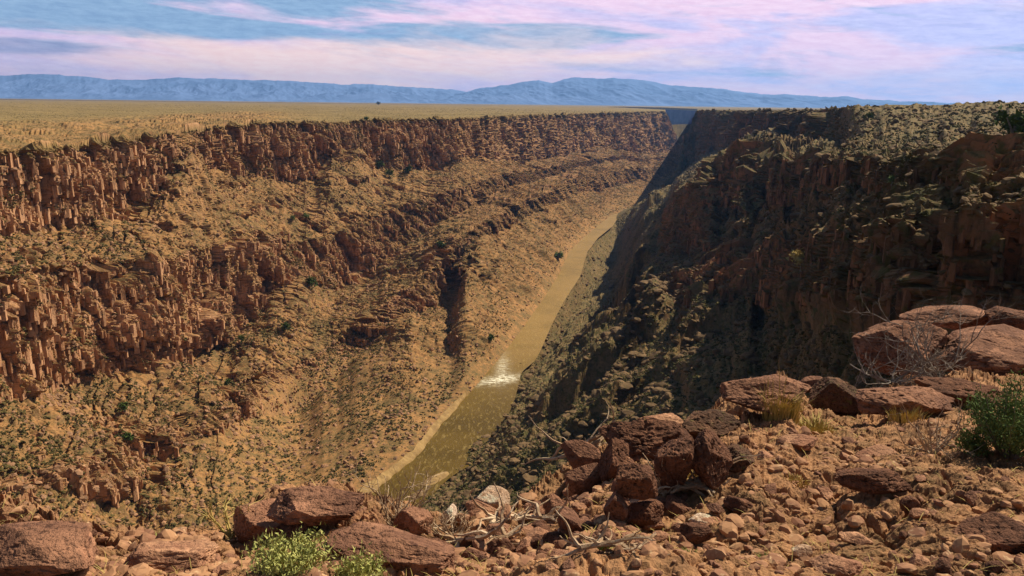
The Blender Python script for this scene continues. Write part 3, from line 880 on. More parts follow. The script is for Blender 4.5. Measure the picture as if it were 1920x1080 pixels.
def build_range(name, label, ridge, Yr, depth, seed, rough):
    a = np.array(ridge, float)
    cols = np.arange(a[0, 0], a[-1, 0], 2.0)
    nc = len(cols)
    py = np.interp(cols, a[:, 0], a[:, 1]) + noise1(cols, 26, seed) * 1.6 + noise1(cols, 9, seed + 1) * .9
    top = pt(cols, py, np.full(nc, Yr))
    zt = np.maximum(top[:, 2], -10)
    rows = []
    nf, nb = 90, 30
    for i in range(nf + nb):
        t = 1 - i / nf if i <= nf else (i - nf) / nb        # 1 at the feet, 0 at the ridge
        s = -1 if i <= nf else 1
        Yk = Yr + s * t * depth
        q = top * (Yk / Yr)
        prof = (1 - t) ** 1.35
        q[:, 2] = -30 + (zt + 30) * prof
        rows.append(q)
    G = np.array(rows); P = G.reshape(-1, 3)
    idx = np.repeat(np.arange(len(rows)), nc)
    t = np.abs(idx - nf) / nf
    h = (np.maximum(P[:, 2] + 30, 0))
    rd = fbm(np.stack([P[:, 0] / 900 + P[:, 1] / 3000, P[:, 1] / 2200, P[:, 0] * 0], -1), 5, seed + 5, ridged=True)
    P[:, 2] += (rd - .25) * rough * np.sin(np.clip(t, 0, 1) * math.pi) ** .8
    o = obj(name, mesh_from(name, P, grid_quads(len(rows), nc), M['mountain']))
    tag(o, kind='structure', label=label)


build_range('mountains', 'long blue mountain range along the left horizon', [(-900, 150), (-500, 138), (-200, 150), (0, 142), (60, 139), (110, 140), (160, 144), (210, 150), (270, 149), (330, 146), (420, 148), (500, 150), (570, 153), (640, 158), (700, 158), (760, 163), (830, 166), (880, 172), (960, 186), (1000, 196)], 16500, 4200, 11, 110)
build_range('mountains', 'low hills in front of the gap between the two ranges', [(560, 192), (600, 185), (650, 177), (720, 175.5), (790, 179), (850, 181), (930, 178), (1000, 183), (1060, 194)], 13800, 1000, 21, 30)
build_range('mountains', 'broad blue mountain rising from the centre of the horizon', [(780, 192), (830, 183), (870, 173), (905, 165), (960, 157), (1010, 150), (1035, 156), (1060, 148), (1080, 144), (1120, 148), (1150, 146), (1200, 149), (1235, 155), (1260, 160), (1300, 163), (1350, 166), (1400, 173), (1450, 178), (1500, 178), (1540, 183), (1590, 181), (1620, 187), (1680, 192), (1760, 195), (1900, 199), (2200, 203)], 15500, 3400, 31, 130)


# ------------------------------------------------------------------ scatter helpers
def ico(sub):
    t = (1 + 5 ** .5) / 2
    v = [(-1, t, 0), (1, t, 0), (-1, -t, 0), (1, -t, 0), (0, -1, t), (0, 1, t), (0, -1, -t), (0, 1, -t), (t, 0, -1), (t, 0, 1), (-t, 0, -1), (-t, 0, 1)]
    f = [(0, 11, 5), (0, 5, 1), (0, 1, 7), (0, 7, 10), (0, 10, 11), (1, 5, 9), (5, 11, 4), (11, 10, 2), (10, 7, 6), (7, 1, 8), (3, 9, 4), (3, 4, 2), (3, 2, 6), (3, 6, 8), (3, 8, 9), (4, 9, 5), (2, 4, 11), (6, 2, 10), (8, 6, 7), (9, 8, 1)]
    v = [np.array(a, float) / np.linalg.norm(a) for a in v]
    for _ in range(sub):
        c = {}; nf = []
        def mid(a, b):
            k = (min(a, b), max(a, b))
            if k not in c:
                p = v[a] + v[b]; v.append(p / np.linalg.norm(p)); c[k] = len(v) - 1
            return c[k]
        for a, b, d in f:
            x, y, z = mid(a, b), mid(b, d), mid(d, a)
            nf += [(a, x, z), (b, y, x), (d, z, y), (x, y, z)]
        f = nf
    return np.array(v), np.array(f)


ICO = [ico(i) for i in range(6)]


def rock_shape(sub, seed, planes=16, rough=0.05, flat=1.0, crack=0.0):
    V, Fc = ICO[sub]
    r = np.random.RandomState(seed)
    n = r.normal(size=(planes, 3)); n /= np.linalg.norm(n, axis=1, keepdims=True)
    h = r.uniform(0.62, 1.0, planes)
    d = V @ n.T
    rr = np.min(np.where(d > 0.05, h[None] / np.maximum(d, .05), 9), axis=1)
    rr = np.minimum(rr, 1.25)
    P = V * rr[:, None]
    if rough:
        P = P * (1 + rough * fbm(P * 1.8 + seed, 4, seed % 50)[:, None] * 2.2)
        P = P + V * (rough * .9 * fbm(P * 5 + seed, 5, seed % 40, .62, ridged=True)[:, None])
        P = P - V * (rough * 1.5 * ss(fbm(P * 4.3 - seed, 3, seed % 30), .12, .4)[:, None])
    P[:, 2] *= flat
    return P, Fc


def scatter(name, protos, pos, size, mat, rs, label, squash=(0.6, 1.0), kindname='stuff', tilt=0.3, attrs=None):
    """one mesh of many small clumps: used only for uncountable ground cover"""
    Vs = []; Fs = []; off = 0
    which = rs.randint(0, len(protos), len(pos))
    for w, (pv, pf) in enumerate(protos):
        I = np.where(which == w)[0]
        if len(I) == 0: continue
        n = len(I)
        a = rs.uniform(0, 2 * math.pi, n); ca, sa = np.cos(a), np.sin(a)
        sx = size[I] * rs.uniform(.8, 1.25, n); sy = size[I] * rs.uniform(.8, 1.25, n); sz = size[I] * rs.uniform(squash[0], squash[1], n)
        x = pv[None, :, 0] * sx[:, None]; y = pv[None, :, 1] * sy[:, None]; z = pv[None, :, 2] * sz[:, None]
        tl = rs.uniform(-tilt, tilt, n)[:, None]
        z = z + x * tl
        X = x * ca[:, None] - y * sa[:, None] + pos[I, 0:1]
        Yq = x * sa[:, None] + y * ca[:, None] + pos[I, 1:2]
        Zq = z + pos[I, 2:3]
        V = np.stack([X, Yq, Zq], -1).reshape(-1, 3)
        Fq = (pf[None] + (np.arange(n) * len(pv))[:, None, None]).reshape(-1, 3) + off
        Vs.append(V); Fs.append(Fq); off += len(V)
    me = mesh_from(name, np.concatenate(Vs), np.concatenate(Fs), mat, attrs={k: np.full(off, v_) for k, v_ in (attrs or {}).items()})
    o = obj(name, me)
    tag(o, kind=kindname, label=label)
    print(name, len(pos), off)
    return o


def shrub_proto(seed, n=9, tri=5):
    """a clump of little leaf tufts around a low dome"""
    r = np.random.RandomState(seed)
    V = []; Fc = []
    for i in range(n):
        c = r.normal(size=3) * np.array([.45, .45, .22]); c[2] = abs(c[2]) + .15
        pv, pf = ICO[0]
        s = r.uniform(.28, .5)
        q = pv * s * r.uniform(.6, 1.3, (12, 1)) + c
        Fc.append(pf + len(V) * 12); V.append(q)
    return np.concatenate(V), np.concatenate(Fc)


RS = np.random.RandomState(11)
SHR = [shrub_proto(i, 5) for i in range(6)]
SHR1 = [shrub_proto(i + 20, 3) for i in range(6)]
ROCKS_LO = [rock_shape(1, i, 10, 0.0) for i in range(8)]
ROCKS_0 = [rock_shape(0, i, 8, 0.0) for i in range(8)]


def pick(G, ROCK, rows, n, dens):
    nr, nc = G.shape[:2]
    i = RS.randint(rows[0], rows[1], n); j = RS.randint(1, nc - 1, n)
    p = G[i, j]; rk = ROCK[i, j]
    pr = project(p)
    keep = RS.rand(n) < dens(p, rk, pr, i)
    return p[keep], pr[keep], rk[keep]


def veg_noise(p, s=35, seed=3):
    return fbm(p / s, 3, seed)


def column_proto(seed):
    r = np.random.RandomState(seed); k = r.randint(4, 7); a = np.sort(r.uniform(0, 1, k) * .6 + np.arange(k)) / k * 2 * math.pi
    R_ = r.uniform(.8, 1.15, k); b = np.stack([np.cos(a) * R_, np.sin(a) * R_, np.full(k, -1.7)], -1)
    t = b * np.array([.9, .9, 0]) + np.array([r.uniform(-.15, .15), r.uniform(-.15, .15), 0]); t[:, 2] = .14 + r.uniform(-.2, .2, k)
    c = t.mean(0) + [0, 0, .06]
    V = np.concatenate([b, t, [c]]); Fq = []
    for i in range(k):
        j = (i + 1) % k; Fq += [(i, j, k + j), (i, k + j, k + i), (k + i, k + j, 2 * k)]
    return V, np.array(Fq)


COLS_ = [column_proto(i) for i in range(10)]
# broken columns of the cliff bands
p, pr_, rk = pick(LG, LROCK, (LPR + 7, LG.shape[0] - 60), 105000, lambda p, rk, pr, i: (rk > .5) * (.2 + .4 * rk) * (pr[:, 0] > -250) * (pr[:, 1] < 1250))
size = np.maximum(RS.uniform(.25, 1.0, len(p)) ** 1.7 * 1.35, 1.0 * p[:, 1] / F)
scatter('basalt_columns', COLS_, p + np.array([-.2, 0, -.1]), size, M['left'], RS, 'upright jointed rock columns of the sunlit cliff bands', (.8, 3.0), 'structure', .2, {'rock': 1.0})
p, pr_, rk = pick(RG, RROCK, (RPR + 10, RPR + 520), 44000, lambda p, rk, pr, i: (pr[:, 0] > 1262) * (rk > .45) * .6 * ((pr[:, 0] < 1560) | (i > RPR + 120)) * (pr[:, 0] < 2150))
dd = np.linalg.norm(p, axis=1)
size = np.maximum(RS.uniform(.3, 1.0, len(p)) ** 1.7 * 1.7 * np.clip(dd / 330, .24, 1.2), 1.1 * dd / F)
scatter('basalt_columns', COLS_, p + np.array([.2, 0, -.3]), size, M['right'], RS, 'upright jointed rock columns of the shaded cliff', (.8, 3.4), 'structure', .2, {'rock': 1.0})
p, pr_, rk = pick(RG, RROCK, (RPR + 30, RG.shape[0] - 150), 20000, lambda p, rk, pr, i: (pr[:, 0] < 2150) * np.clip(.35 - rk * .2 + veg_noise(p, 18, 21) * .9, 0, 1) * ((pr[:, 0] < 1540) | (i > RPR + 95)))
dd = np.linalg.norm(p, axis=1)
size = np.maximum(RS.uniform(.2, 1.0, len(p)) ** 2.6 * 2.6 * np.clip(dd / 330, .22, 1.0), 1.0 * dd / F)
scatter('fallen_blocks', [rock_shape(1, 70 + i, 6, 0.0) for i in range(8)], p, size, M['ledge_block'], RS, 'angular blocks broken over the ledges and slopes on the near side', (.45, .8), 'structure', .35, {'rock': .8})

# shrubs of the sunny wall
p, pr_, rk = pick(LG, LROCK, (LPR + 5, LG.shape[0] - 25), 165000, lambda p, rk, pr, i: np.clip(0.5 - rk * 0.45 + veg_noise(p) * 1.3 + veg_noise(p, 7, 33) * 1.2, 0.03, 1) * (pr[:, 0] > -250) * (pr[:, 1] < 1250))
size = np.maximum(RS.uniform(.3, 1.0, len(p)) ** 1.8 * 1.5, 1.45 * p[:, 1] / F)
scatter('sagebrush', SHR1, p, size, M['shrub'], RS, 'low olive sagebrush dotted over the sunlit canyon slopes', (.5, .9))
p, pr_, rk = pick(LG, LROCK, (LPR + 5, LG.shape[0] - 4), 60000, lambda p, rk, pr, i: np.clip(0.42 - veg_noise(p, 22, 9) * 1.2 + (p[:, 2] < RIVZ + 30) * .25, 0.03, 1) * (pr[:, 0] > -250) * (pr[:, 1] < 1250))
size = np.maximum(RS.uniform(.25, 1.0, len(p)) ** 2.2 * 1.3, .8 * p[:, 1] / F)
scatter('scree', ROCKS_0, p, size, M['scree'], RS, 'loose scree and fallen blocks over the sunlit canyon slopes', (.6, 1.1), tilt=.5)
# plateau grass clumps
p, pr_, rk = pick(LG, LROCK, (1, LPR + 10), 42000, lambda p, rk, pr, i: np.clip(0.5 + veg_noise(p, 90, 4) * 1.2, 0.05, 1) * (pr[:, 0] > -250) * (p[:, 1] < 2300))
size = np.maximum(RS.uniform(.3, .8, len(p)), .75 * p[:, 1] / F)
scatter('plateau_scrub', SHR1, p, size, M['shrub'], RS, 'low scrub over the flat plateau beyond the gorge', (.35, .6))
# right side
p, pr_, rk = pick(RG, RROCK, (RPR + 2, RG.shape[0] - 130), 50000, lambda p, rk, pr, i: np.clip(0.75 - rk * 0.6 + veg_noise(p, 25, 6) * .7, 0.04, 1) * (pr[:, 0] < 2150))
dd = np.linalg.norm(p, axis=1)
size = np.maximum(RS.uniform(.3, .9, len(p)), 1.1 * dd / F) * np.clip(dd / 260, .35, 1.15)
scatter('hillside_brush', SHR, p, size, M['shrub_dark'], RS, 'dusky brush covering the shaded slopes on the near side', (.5, .9))
p, pr_, rk = pick(RG, RROCK, (RPR + 2, RG.shape[0] - 130), 34000, lambda p, rk, pr, i: np.clip(0.5 - veg_noise(p, 20, 8) * 1.0, 0.05, 1) * (pr[:, 0] < 2150))
dd = np.linalg.norm(p, axis=1)
size = np.maximum(RS.uniform(.25, 1.0, len(p)) ** 2 * 1.4, .8 * dd / F) * np.clip(dd / 300, .22, 1.15)
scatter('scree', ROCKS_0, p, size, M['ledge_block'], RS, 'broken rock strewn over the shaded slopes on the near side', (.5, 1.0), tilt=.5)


# ------------------------------------------------------------------ FOREGROUND LEDGE
EDGE = np.array([  # column, row of the brink, distance
    (-500, 940, 3.9), (-300, 950, 3.8), (0, 978, 3.5), (130, 985, 3.4), (250, 1000, 3.3), (400, 1010, 3.3), (440, 1000, 3.5), (470, 955, 3.9), (540, 935, 4.1), (620, 940, 4.1), (700, 955, 4.0),
    (760, 975, 3.9), (860, 985, 4.0), (900, 965, 4.3), (980, 950, 4.6), (1040, 925, 4.9), (1090, 880, 5.3), (1130, 835, 5.7), (1200, 815, 6.1), (1290, 800, 6.4), (1340, 765, 6.8), (1400, 720, 7.5),
    (1480, 712, 7.8), (1510, 750, 7.5), (1610, 762, 7.4), (1650, 735, 8.2), (1720, 715, 8.8), (1920, 705, 9.4), (2300, 700, 9.8), (2500, 700, 9.8)], float)


def build_ledge():
    cols = np.concatenate([np.arange(-2600, -420, 6.0), np.arange(-420, 2400, 1.6), np.arange(2400, 5400, 6.0)]); nc = len(cols)
    epy = smooth1(np.interp(cols, EDGE[:, 0], EDGE[:, 1]), 7) + noise1(cols, 14, 5) * 4 + noise1(cols, 5, 6) * 2
    eY = smooth1(np.interp(cols, EDGE[:, 0], EDGE[:, 2]), 9)
    E = pt(cols, epy, eY)
    B = pt(cols, np.full(nc, 1085.0), np.full(nc, 2.65))
    Cn = pt(cols, np.full(nc, 1700.0), np.full(nc, 1.15)); Cn[:, 2] = -1.62
    rows = []
    for i in range(80):
        t = i / 80; rows.append(Cn * (1 - t) + B * t)
    n2 = 420
    for i in range(n2 + 1):
        t = i / n2
        py = 1085 * (1 - t) + epy * t
        Yk = 1 / ((1 - t) / 2.65 + t / eY)
        rows.append(pt(cols, py, Yk))
    ne = len(rows)
    for i in range(1, 90):
        t = i / 90
        q = E.copy(); s = (E[:, 1] + 0.9 * t ** .7 + 9 * t ** 3) / E[:, 1]
        q = E * s[:, None]; q[:, 2] = E[:, 2] - 1.6 * t - 22 * t ** 2.2
        rows.append(q)
    G = np.array(rows); P = G.reshape(-1, 3).copy(); nr = len(rows)
    idx = np.repeat(np.arange(nr), nc)
    fall = ss(idx, ne - 20, ne + 20)
    pr = project(P)
    # patches where bedrock shows: left mound, left outcrop, the middle and right hand rock mass
    def g(cx, cy, wx, wy): return np.exp(-((pr[:, 0] - cx) / wx) ** 2 - ((pr[:, 1] - cy) / wy) ** 2)
    rk = np.clip(g(60, 1020, 200, 60) + g(640, 990, 220, 60) + g(1220, 850, 180, 70) + g(1450, 740, 160, 50) + g(1650, 930, 240, 45) * .7 + g(1850, 1000, 160, 40) * .6, 0, 1)
    rk = np.maximum(rk, fall)
    rk = np.clip(rk + fbm(P / .5, 3, 3) * .5, 0, 1)
    w = fbm(P / .35, 3, 9)
    f1, f2, r, r2 = voronoi(P[:, 0] / .34 + w * .5, P[:, 1] / .34 + w * .4, 4)
    plate = (r - .5) * .10 + (r2 - .5) * (P[:, 0] / .34 - np.floor(P[:, 0] / .34)) * .05 - .05 * (1 - ss(f2 - f1, 0, .18))
    f1, f2, r, r2 = voronoi(P[:, 0] / .16 + w * 1.6, P[:, 1] / .10 + w * 1.2, 6)
    plate2 = (r - .5) * .02 - .016 * (1 - ss(f2 - f1, 0, .15))
    dz = fbm(P / .22, 5, 31, .6, ridged=True) * .045 * (.5 + rk) + fbm(P / .9, 3, 2) * .15 + plate * (.35 + .8 * rk) + plate2 * (.7 + .5 * rk) + fbm(P / .09, 4, 7, .6) * .022 + fbm(P / .03, 2, 8) * .006
    P[:, 2] += dz * (1 + .6 * fall) + .07 * (g(75, 1030, 150, 40) + g(620, 1000, 200, 45) + g(1220, 890, 120, 50)) * (1 - fall)
    P[:, 1] -= fall * (fbm(P / .8, 4, 12) * .35)
    o = obj('ledge_ground', mesh_from('ledge_ground', P, grid_quads(nr, nc), M['near'], attrs={'rock': rk}))
    tag(o, kind='structure', label='stony reddish ledge in front of the gorge')
    return P.reshape(nr, nc, 3), rk.reshape(nr, nc), ne


FG, FR, FNE = build_ledge()
_fg = FG[78:FNE:2, ::2].reshape(-1, 3); _fgp = project(_fg)


def on_ground(px, py):
    i = np.argmin((_fgp[:, 0] - px) ** 2 + (_fgp[:, 1] - py) ** 2)
    return _fg[i].copy()


nx_ = RS.randint(72, FNE, 26000); ny_ = RS.randint(2, FG.shape[1] - 2, 26000)
p = FG[nx_, ny_]; k_ = RS.rand(len(p)) < np.clip(.75 - FR[nx_, ny_] * .5 + fbm(p / .6, 2, 5) * .9 - .3, .05, 1); p = p[k_]
size = (RS.uniform(.25, 1, len(p)) ** 6.0) * .040 + .0024 * 1.0 * p[:, 1] / 3
scatter('gravel', ROCKS_LO, p, size, M['gravel'], RS, 'loose gravel over the ledge', (.4, .9), tilt=.5)
nx_ = RS.randint(72, FNE, 800); ny_ = RS.randint(2, FG.shape[1] - 2, 800)
p = FG[nx_, ny_]
scatter('gravel', ROCKS_LO, p, RS.uniform(.010, .034, len(p)) * (p[:, 1] / 4.5), M['boulder'], RS, 'reddish rubble over the ledge', (.4, .9), tilt=.5)


class TB:
    """collects tapered tubes and blades into one mesh"""
    def __init__(s): s.V = []; s.F = []; s.n = 0
    def tube(s, pts, r0, r1, k=5):
        pts = np.array(pts, float); m_ = len(pts)
        tan = np.gradient(pts, axis=0); tan /= np.linalg.norm(tan, axis=1, keepdims=True) + 1e-9
        ref = np.array([.3, .2, .93]); a = np.cross(tan, ref); a /= np.linalg.norm(a, axis=1, keepdims=True) + 1e-9
        b = np.cross(tan, a)
        r = np.linspace(r0, r1, m_)[:, None, None]
        th = np.arange(k) / k * 2 * math.pi
        ring = pts[:, None] + r * (a[:, None] * np.cos(th)[None, :, None] + b[:, None] * np.sin(th)[None, :, None])
        s.V.append(ring.reshape(-1, 3))
        i = np.arange(m_ * k).reshape(m_, k); j = np.roll(i, -1, 1)
        q = np.stack([i[:-1], j[:-1], j[1:], i[1:]], -1).reshape(-1, 4) + s.n
        s.F += [q[:, :3], q[:, [0, 2, 3]]]; s.n += m_ * k
    def tris(s, T):
        T = np.asarray(T, float).reshape(-1, 3)
        s.V.append(T); s.F.append(np.arange(len(T)).reshape(-1, 3) + s.n); s.n += len(T)
    def build(s, name, mat, parent=None, loc=(0, 0, 0)):
        V = np.concatenate(s.V)
        if parent is None: V = V - np.array(loc)
        me = mesh_from(name, V, np.concatenate(s.F), mat)
        return obj(name, me, parent, None if parent is not None else loc)


def empty(name, loc):
    o = bpy.data.objects.new(name, None); COL.objects.link(o); o.location = loc; o.empty_display_size = .1
    return o


def rock(px, py, w, h, mat, label, seed, name='boulder', cat='rock', deep=1.0, yaw=0.0, planes=18, rough=.06, sub=4, roll=0.0, dist=None, group=None, flatbase=None, Yadd=0.0):
    base = on_ground(px, py + h * .42)
    Y = (dist if dist else base[1]) + Yadd
    c = P1(px, py, Y)
    k = Y / F * 0.56
    V, Fc = rock_shape(sub, seed, planes, rough)
    ext = np.abs(V).max(0)
    V = V / ext * np.array([w * k, (w + h) * .5 * k * deep, h * k])
    if roll:
        cr, sr = math.cos(roll), math.sin(roll); V = np.stack([V[:, 0] * cr - V[:, 2] * sr, V[:, 1], V[:, 0] * sr + V[:, 2] * cr], -1)
    cy, sy = math.cos(yaw), math.sin(yaw); V = np.stack([V[:, 0] * cy - V[:, 1] * sy, V[:, 0] * sy + V[:, 1] * cy, V[:, 2]], -1)
    o = obj(name, mesh_from(name, V, Fc, M[mat]), None, c)
    tag(o, label, cat, group)
    return o


rock(70, 1040, 250, 96, 'boulder', 'smooth dark red half buried boulder in the bottom left corner', 3, rough=.03, planes=12, deep=.9, sub=5)
rock(500, 980, 130, 95, 'boulder_tan', 'square topped brown block at the left end of the outcrop', 5, planes=9, rough=.04, sub=5)
rock(590, 955, 190, 58, 'boulder', 'flat topped red rock forming the crest of the left outcrop', 8, planes=14, rough=.05, sub=5)
rock(548, 1000, 56, 66, 'boulder_dark', 'small blackish upright block in the hollow below the brown block', 11, planes=8, rough=.05)
rock(725, 1036, 260, 74, 'boulder', 'long red rock shelf sloping down beside the yellow sagebrush', 14, planes=14, rough=.05, roll=-.16, sub=5)
rock(640, 1045, 120, 60, 'boulder_tan', 'brown cracked rock just behind the yellow sagebrush', 16, planes=14, rough=.06)
rock(330, 1045, 190, 60, 'boulder_tan', 'low tan rock between the dark red boulder and the sagebrush', 17, planes=12, rough=.05, roll=.1)
rock(922, 934, 68, 40, 'boulder_pale', 'pale whitish boulder on top of the rock pile', 21, planes=10, rough=.025)
rock(905, 960, 84, 42, 'boulder_tan', 'tan block directly under the pale boulder', 22, planes=10, rough=.04, Yadd=-.1)
rock(842, 968, 34, 50, 'boulder_pale', 'narrow pointed pale stone leaning at the left of the rock pile', 23, planes=7, rough=.03, sub=3)
rock(868, 975, 28, 32, 'boulder_tan', 'small rounded tan stone beside the pointed pale stone', 24, planes=9, rough=.03, sub=3)
rock(775, 982, 74, 58, 'boulder', 'dark red angular boulder beside the dry twiggy bush', 25, planes=9, rough=.04)
rock(948, 966, 28, 40, 'boulder_tan', 'upright brown stone to the right of the pale boulder', 26, planes=8, rough=.03, sub=3)
rock(1005, 955, 46, 38, 'boulder', 'red wedge shaped stone behind the root tangle', 27, planes=8, rough=.03, sub=3)
rock(1092, 862, 100, 66, 'boulder', 'upper red slab leaning at the left of the big dark boulder', 31, planes=8, rough=.03, roll=-.5, deep=.6)
rock(1098, 898, 74, 74, 'boulder', 'cracked red boulder under the leaning red slab', 32, planes=8, rough=.035, deep=.7)
rock(1202, 828, 185, 84, 'boulder_dark', 'big dark brown boulder crowning the rock pile', 35, planes=14, rough=.07, sub=5)
rock(1262, 872, 84, 110, 'boulder_dark', 'rough dark boulder forming the right side of the hollow', 36, planes=12, rough=.07)
rock(1150, 868, 62, 100, 'boulder_dark', 'tall dark boulder forming the left side of the hollow', 37, planes=10, rough=.06)
rock(1194, 900, 84, 76, 'boulder_dark', 'round blackish boulder lying in front of the hollow', 38, planes=14, rough=.05, Yadd=-.35)
rock(1330, 862, 90, 110, 'boulder_dark', 'dark sided rock standing right of the hollow', 41, planes=10, rough=.07, sub=5)
rock(1385, 862, 76, 50, 'boulder_lichen', 'low lichen spotted rock beside the dark sided rock', 42, planes=12, rough=.06)
rock(1066, 982, 46, 62, 'boulder', 'oval orange red stone standing in the rubble', 45, planes=16, rough=.02, roll=.4)
rock(1055, 1003, 22, 28, 'boulder_pale', 'small pale oval stone leaning on the orange red stone', 46, planes=14, rough=.02, sub=3)
rock(1037, 948, 44, 44, 'boulder', 'red angular stone at the top of the rubble below the leaning slab', 47, planes=8, rough=.03, sub=3)
rock(1152, 950, 50, 66, 'boulder', 'dark red wedge below the round blackish boulder', 48, planes=8, rough=.04)
rock(1205, 958, 78, 52, 'boulder_dark', 'low dark brown stone right of the dark red wedge', 49, planes=10, rough=.05)
rock(1136, 1012, 40, 44, 'boulder', 'striped red stone among the dry roots', 50, planes=9, rough=.04, sub=3)
rock(1055, 1055, 62, 54, 'boulder_tan', 'flat faced brown stone at the bottom of the rubble', 51, planes=8, rough=.03)
rock(1212, 1042, 48, 28, 'boulder', 'flat wine red stone on the gravel near the bottom', 52, planes=9, rough=.03, sub=3)
rock(1208, 1062, 60, 36, 'boulder_dark', 'dark stone at the bottom edge below the wine red stone', 53, planes=10, rough=.05)
rock(1312, 976, 56, 22, 'boulder_pale', 'pale flat stone resting on a dark one', 54, planes=9, rough=.03, sub=3)
rock(1308, 1000, 66, 38, 'boulder_dark', 'dark stone under the pale flat stone', 55, planes=10, rough=.05)
rock(1503, 1032, 42, 24, 'boulder_pale', 'pale smooth stone alone on the gravel slope', 56, planes=14, rough=.02, sub=3)
rock(1560, 1060, 110, 40, 'boulder_tan', 'broad brown stone below the pale smooth stone', 57, planes=12, rough=.05)
rock(1706, 948, 36, 34, 'boulder_dark', 'blackish pointed stone on the gravel', 58, planes=8, rough=.04, sub=3)
rock(1722, 964, 44, 18, 'boulder_tan', 'flat tan stone at the foot of the blackish pointed stone', 59, planes=9, rough=.03, sub=3)
rock(1605, 1010, 60, 22, 'boulder_tan', 'thin tan slab flat on the gravel', 60, planes=9, rough=.03, sub=3)
rock(1880, 1010, 200, 70, 'boulder_dark', 'wide dark rock breaking through the gravel on the far right', 61, planes=14, rough=.06, sub=5)
rock(1640, 905, 150, 50, 'boulder_dark', 'low dark rock breaking through the middle of the gravel', 62, planes=14, rough=.07, sub=5)
rock(1430, 745, 180, 74, 'boulder', 'dark red peaked rock behind the straw coloured grass', 65, planes=10, rough=.05, sub=5)
rock(1320, 800, 130, 60, 'boulder_lichen', 'brown lichened rock on the brink left of the peaked rock', 66, planes=12, rough=.06, sub=5)
rock(1240, 790, 90, 26, 'boulder_tan', 'pale brown crusted ledge stone on top behind the big dark boulder', 67, planes=10, rough=.06)
rock(1572, 744, 116, 66, 'boulder_lichen', 'block shaped rock with yellow lichen', 69, planes=8, rough=.04, sub=5)
rock(1528, 724, 52, 34, 'boulder', 'small red rock left of the lichened block', 70, planes=8, rough=.03)
rock(1500, 830, 80, 26, 'boulder_tan', 'flat tan stone below the straw coloured grass', 71, planes=9, rough=.04)
rock(1640, 850, 80, 26, 'boulder_tan', 'flat light brown plate on the slope below the lichened block', 72, planes=9, rough=.03)
rock(1700, 755, 190, 64, 'boulder', 'sloping red brown rock below the grey dead bush', 73, planes=12, rough=.05, sub=5)
rock(1790, 593, 190, 44, 'boulder', 'rearmost flat red slab below the orange cliff', 75, planes=12, rough=.04, sub=5, dist=11.5)
rock(1905, 602, 110, 46, 'boulder_dark', 'dark slab right of the rearmost slab', 76, planes=10, rough=.05, dist=11, sub=4)
rock(1690, 655, 190, 100, 'boulder', 'thick slab with a steep left face behind the grey dead bush', 77, planes=10, rough=.045, sub=5, dist=10)
rock(1880, 660, 300, 90, 'boulder', 'very broad low slab behind the green bush', 78, planes=12, rough=.04, sub=5, dist=10)
rock(1800, 740, 180, 60, 'boulder_dark', 'dark rock between the grey dead bush and the green bush', 79, planes=12, rough=.06)

# mid-size loose stones, each its own thing
stone_meshes = {}
for i in range(190):
    px = random.Random(i).uniform(880, 1915) if i % 4 else random.Random(i + 500).uniform(0, 880)
    if i % 2: px = random.Random(i + 77).gauss(1080, 130)
    t = random.Random(i + 50).random() ** .8
    e = np.interp(px, EDGE[:, 0], EDGE[:, 1])
    py = e + 30 + (1075 - e - 30) * (t if i % 2 == 0 else t * .8)
    b = on_ground(px, py)
    key = ('boulder_tan', 'boulder', 'boulder_dark')[i % 3], i % 6
    if key not in stone_meshes:
        V, Fc = rock_shape(3, 300 + i, 9, .04); stone_meshes[key] = mesh_from('stone', V * np.array([1, .8, .55]), Fc, M[key[0]])
    o = obj('stone', stone_meshes[key], None, b + np.array([0, 0, .006]))
    s = random.Random(i + 900).uniform(.018, .055) * (b[1] / 4) ** .8 * (1.5 if i % 2 else 1)
    o.scale = (s, s, s * random.Random(i).uniform(.7, 1.2)); o.rotation_euler = (random.Random(i + 1).uniform(-.3, .3), random.Random(i + 2).uniform(-.3, .3), random.Random(i + 3).uniform(0, 6.28))
    tag(o, 'small loose angular stone lying in the gravel of the ledge', 'stone', 'small loose stones on the ledge')


# ---- dead wood, grasses and bushes
def branch(tb, r, p, d, L, rad, depth, curl=.5, up=.0, k=5, fork=(2, 4)):
    n = 7; pts = [np.array(p, float)]; d = np.array(d, float); d /= np.linalg.norm(d)
    for i in range(n):
        d = d + r.normal(size=3) * curl * .3 + np.array([0, 0, up * .12]); d /= np.linalg.norm(d)
        pts.append(pts[-1] + d * L / n)
    tb.tube(pts, rad, rad * .45, k if depth > 0 else 3)
    if depth > 0:
        for _ in range(r.randint(*fork) + 1):
            i = r.randint(2, n + 1)
            nd = d + r.normal(size=3) * .75
            branch(tb, r, pts[i], nd, L * r.uniform(.45, .8), rad * .5, depth - 1, curl, up, k, fork)


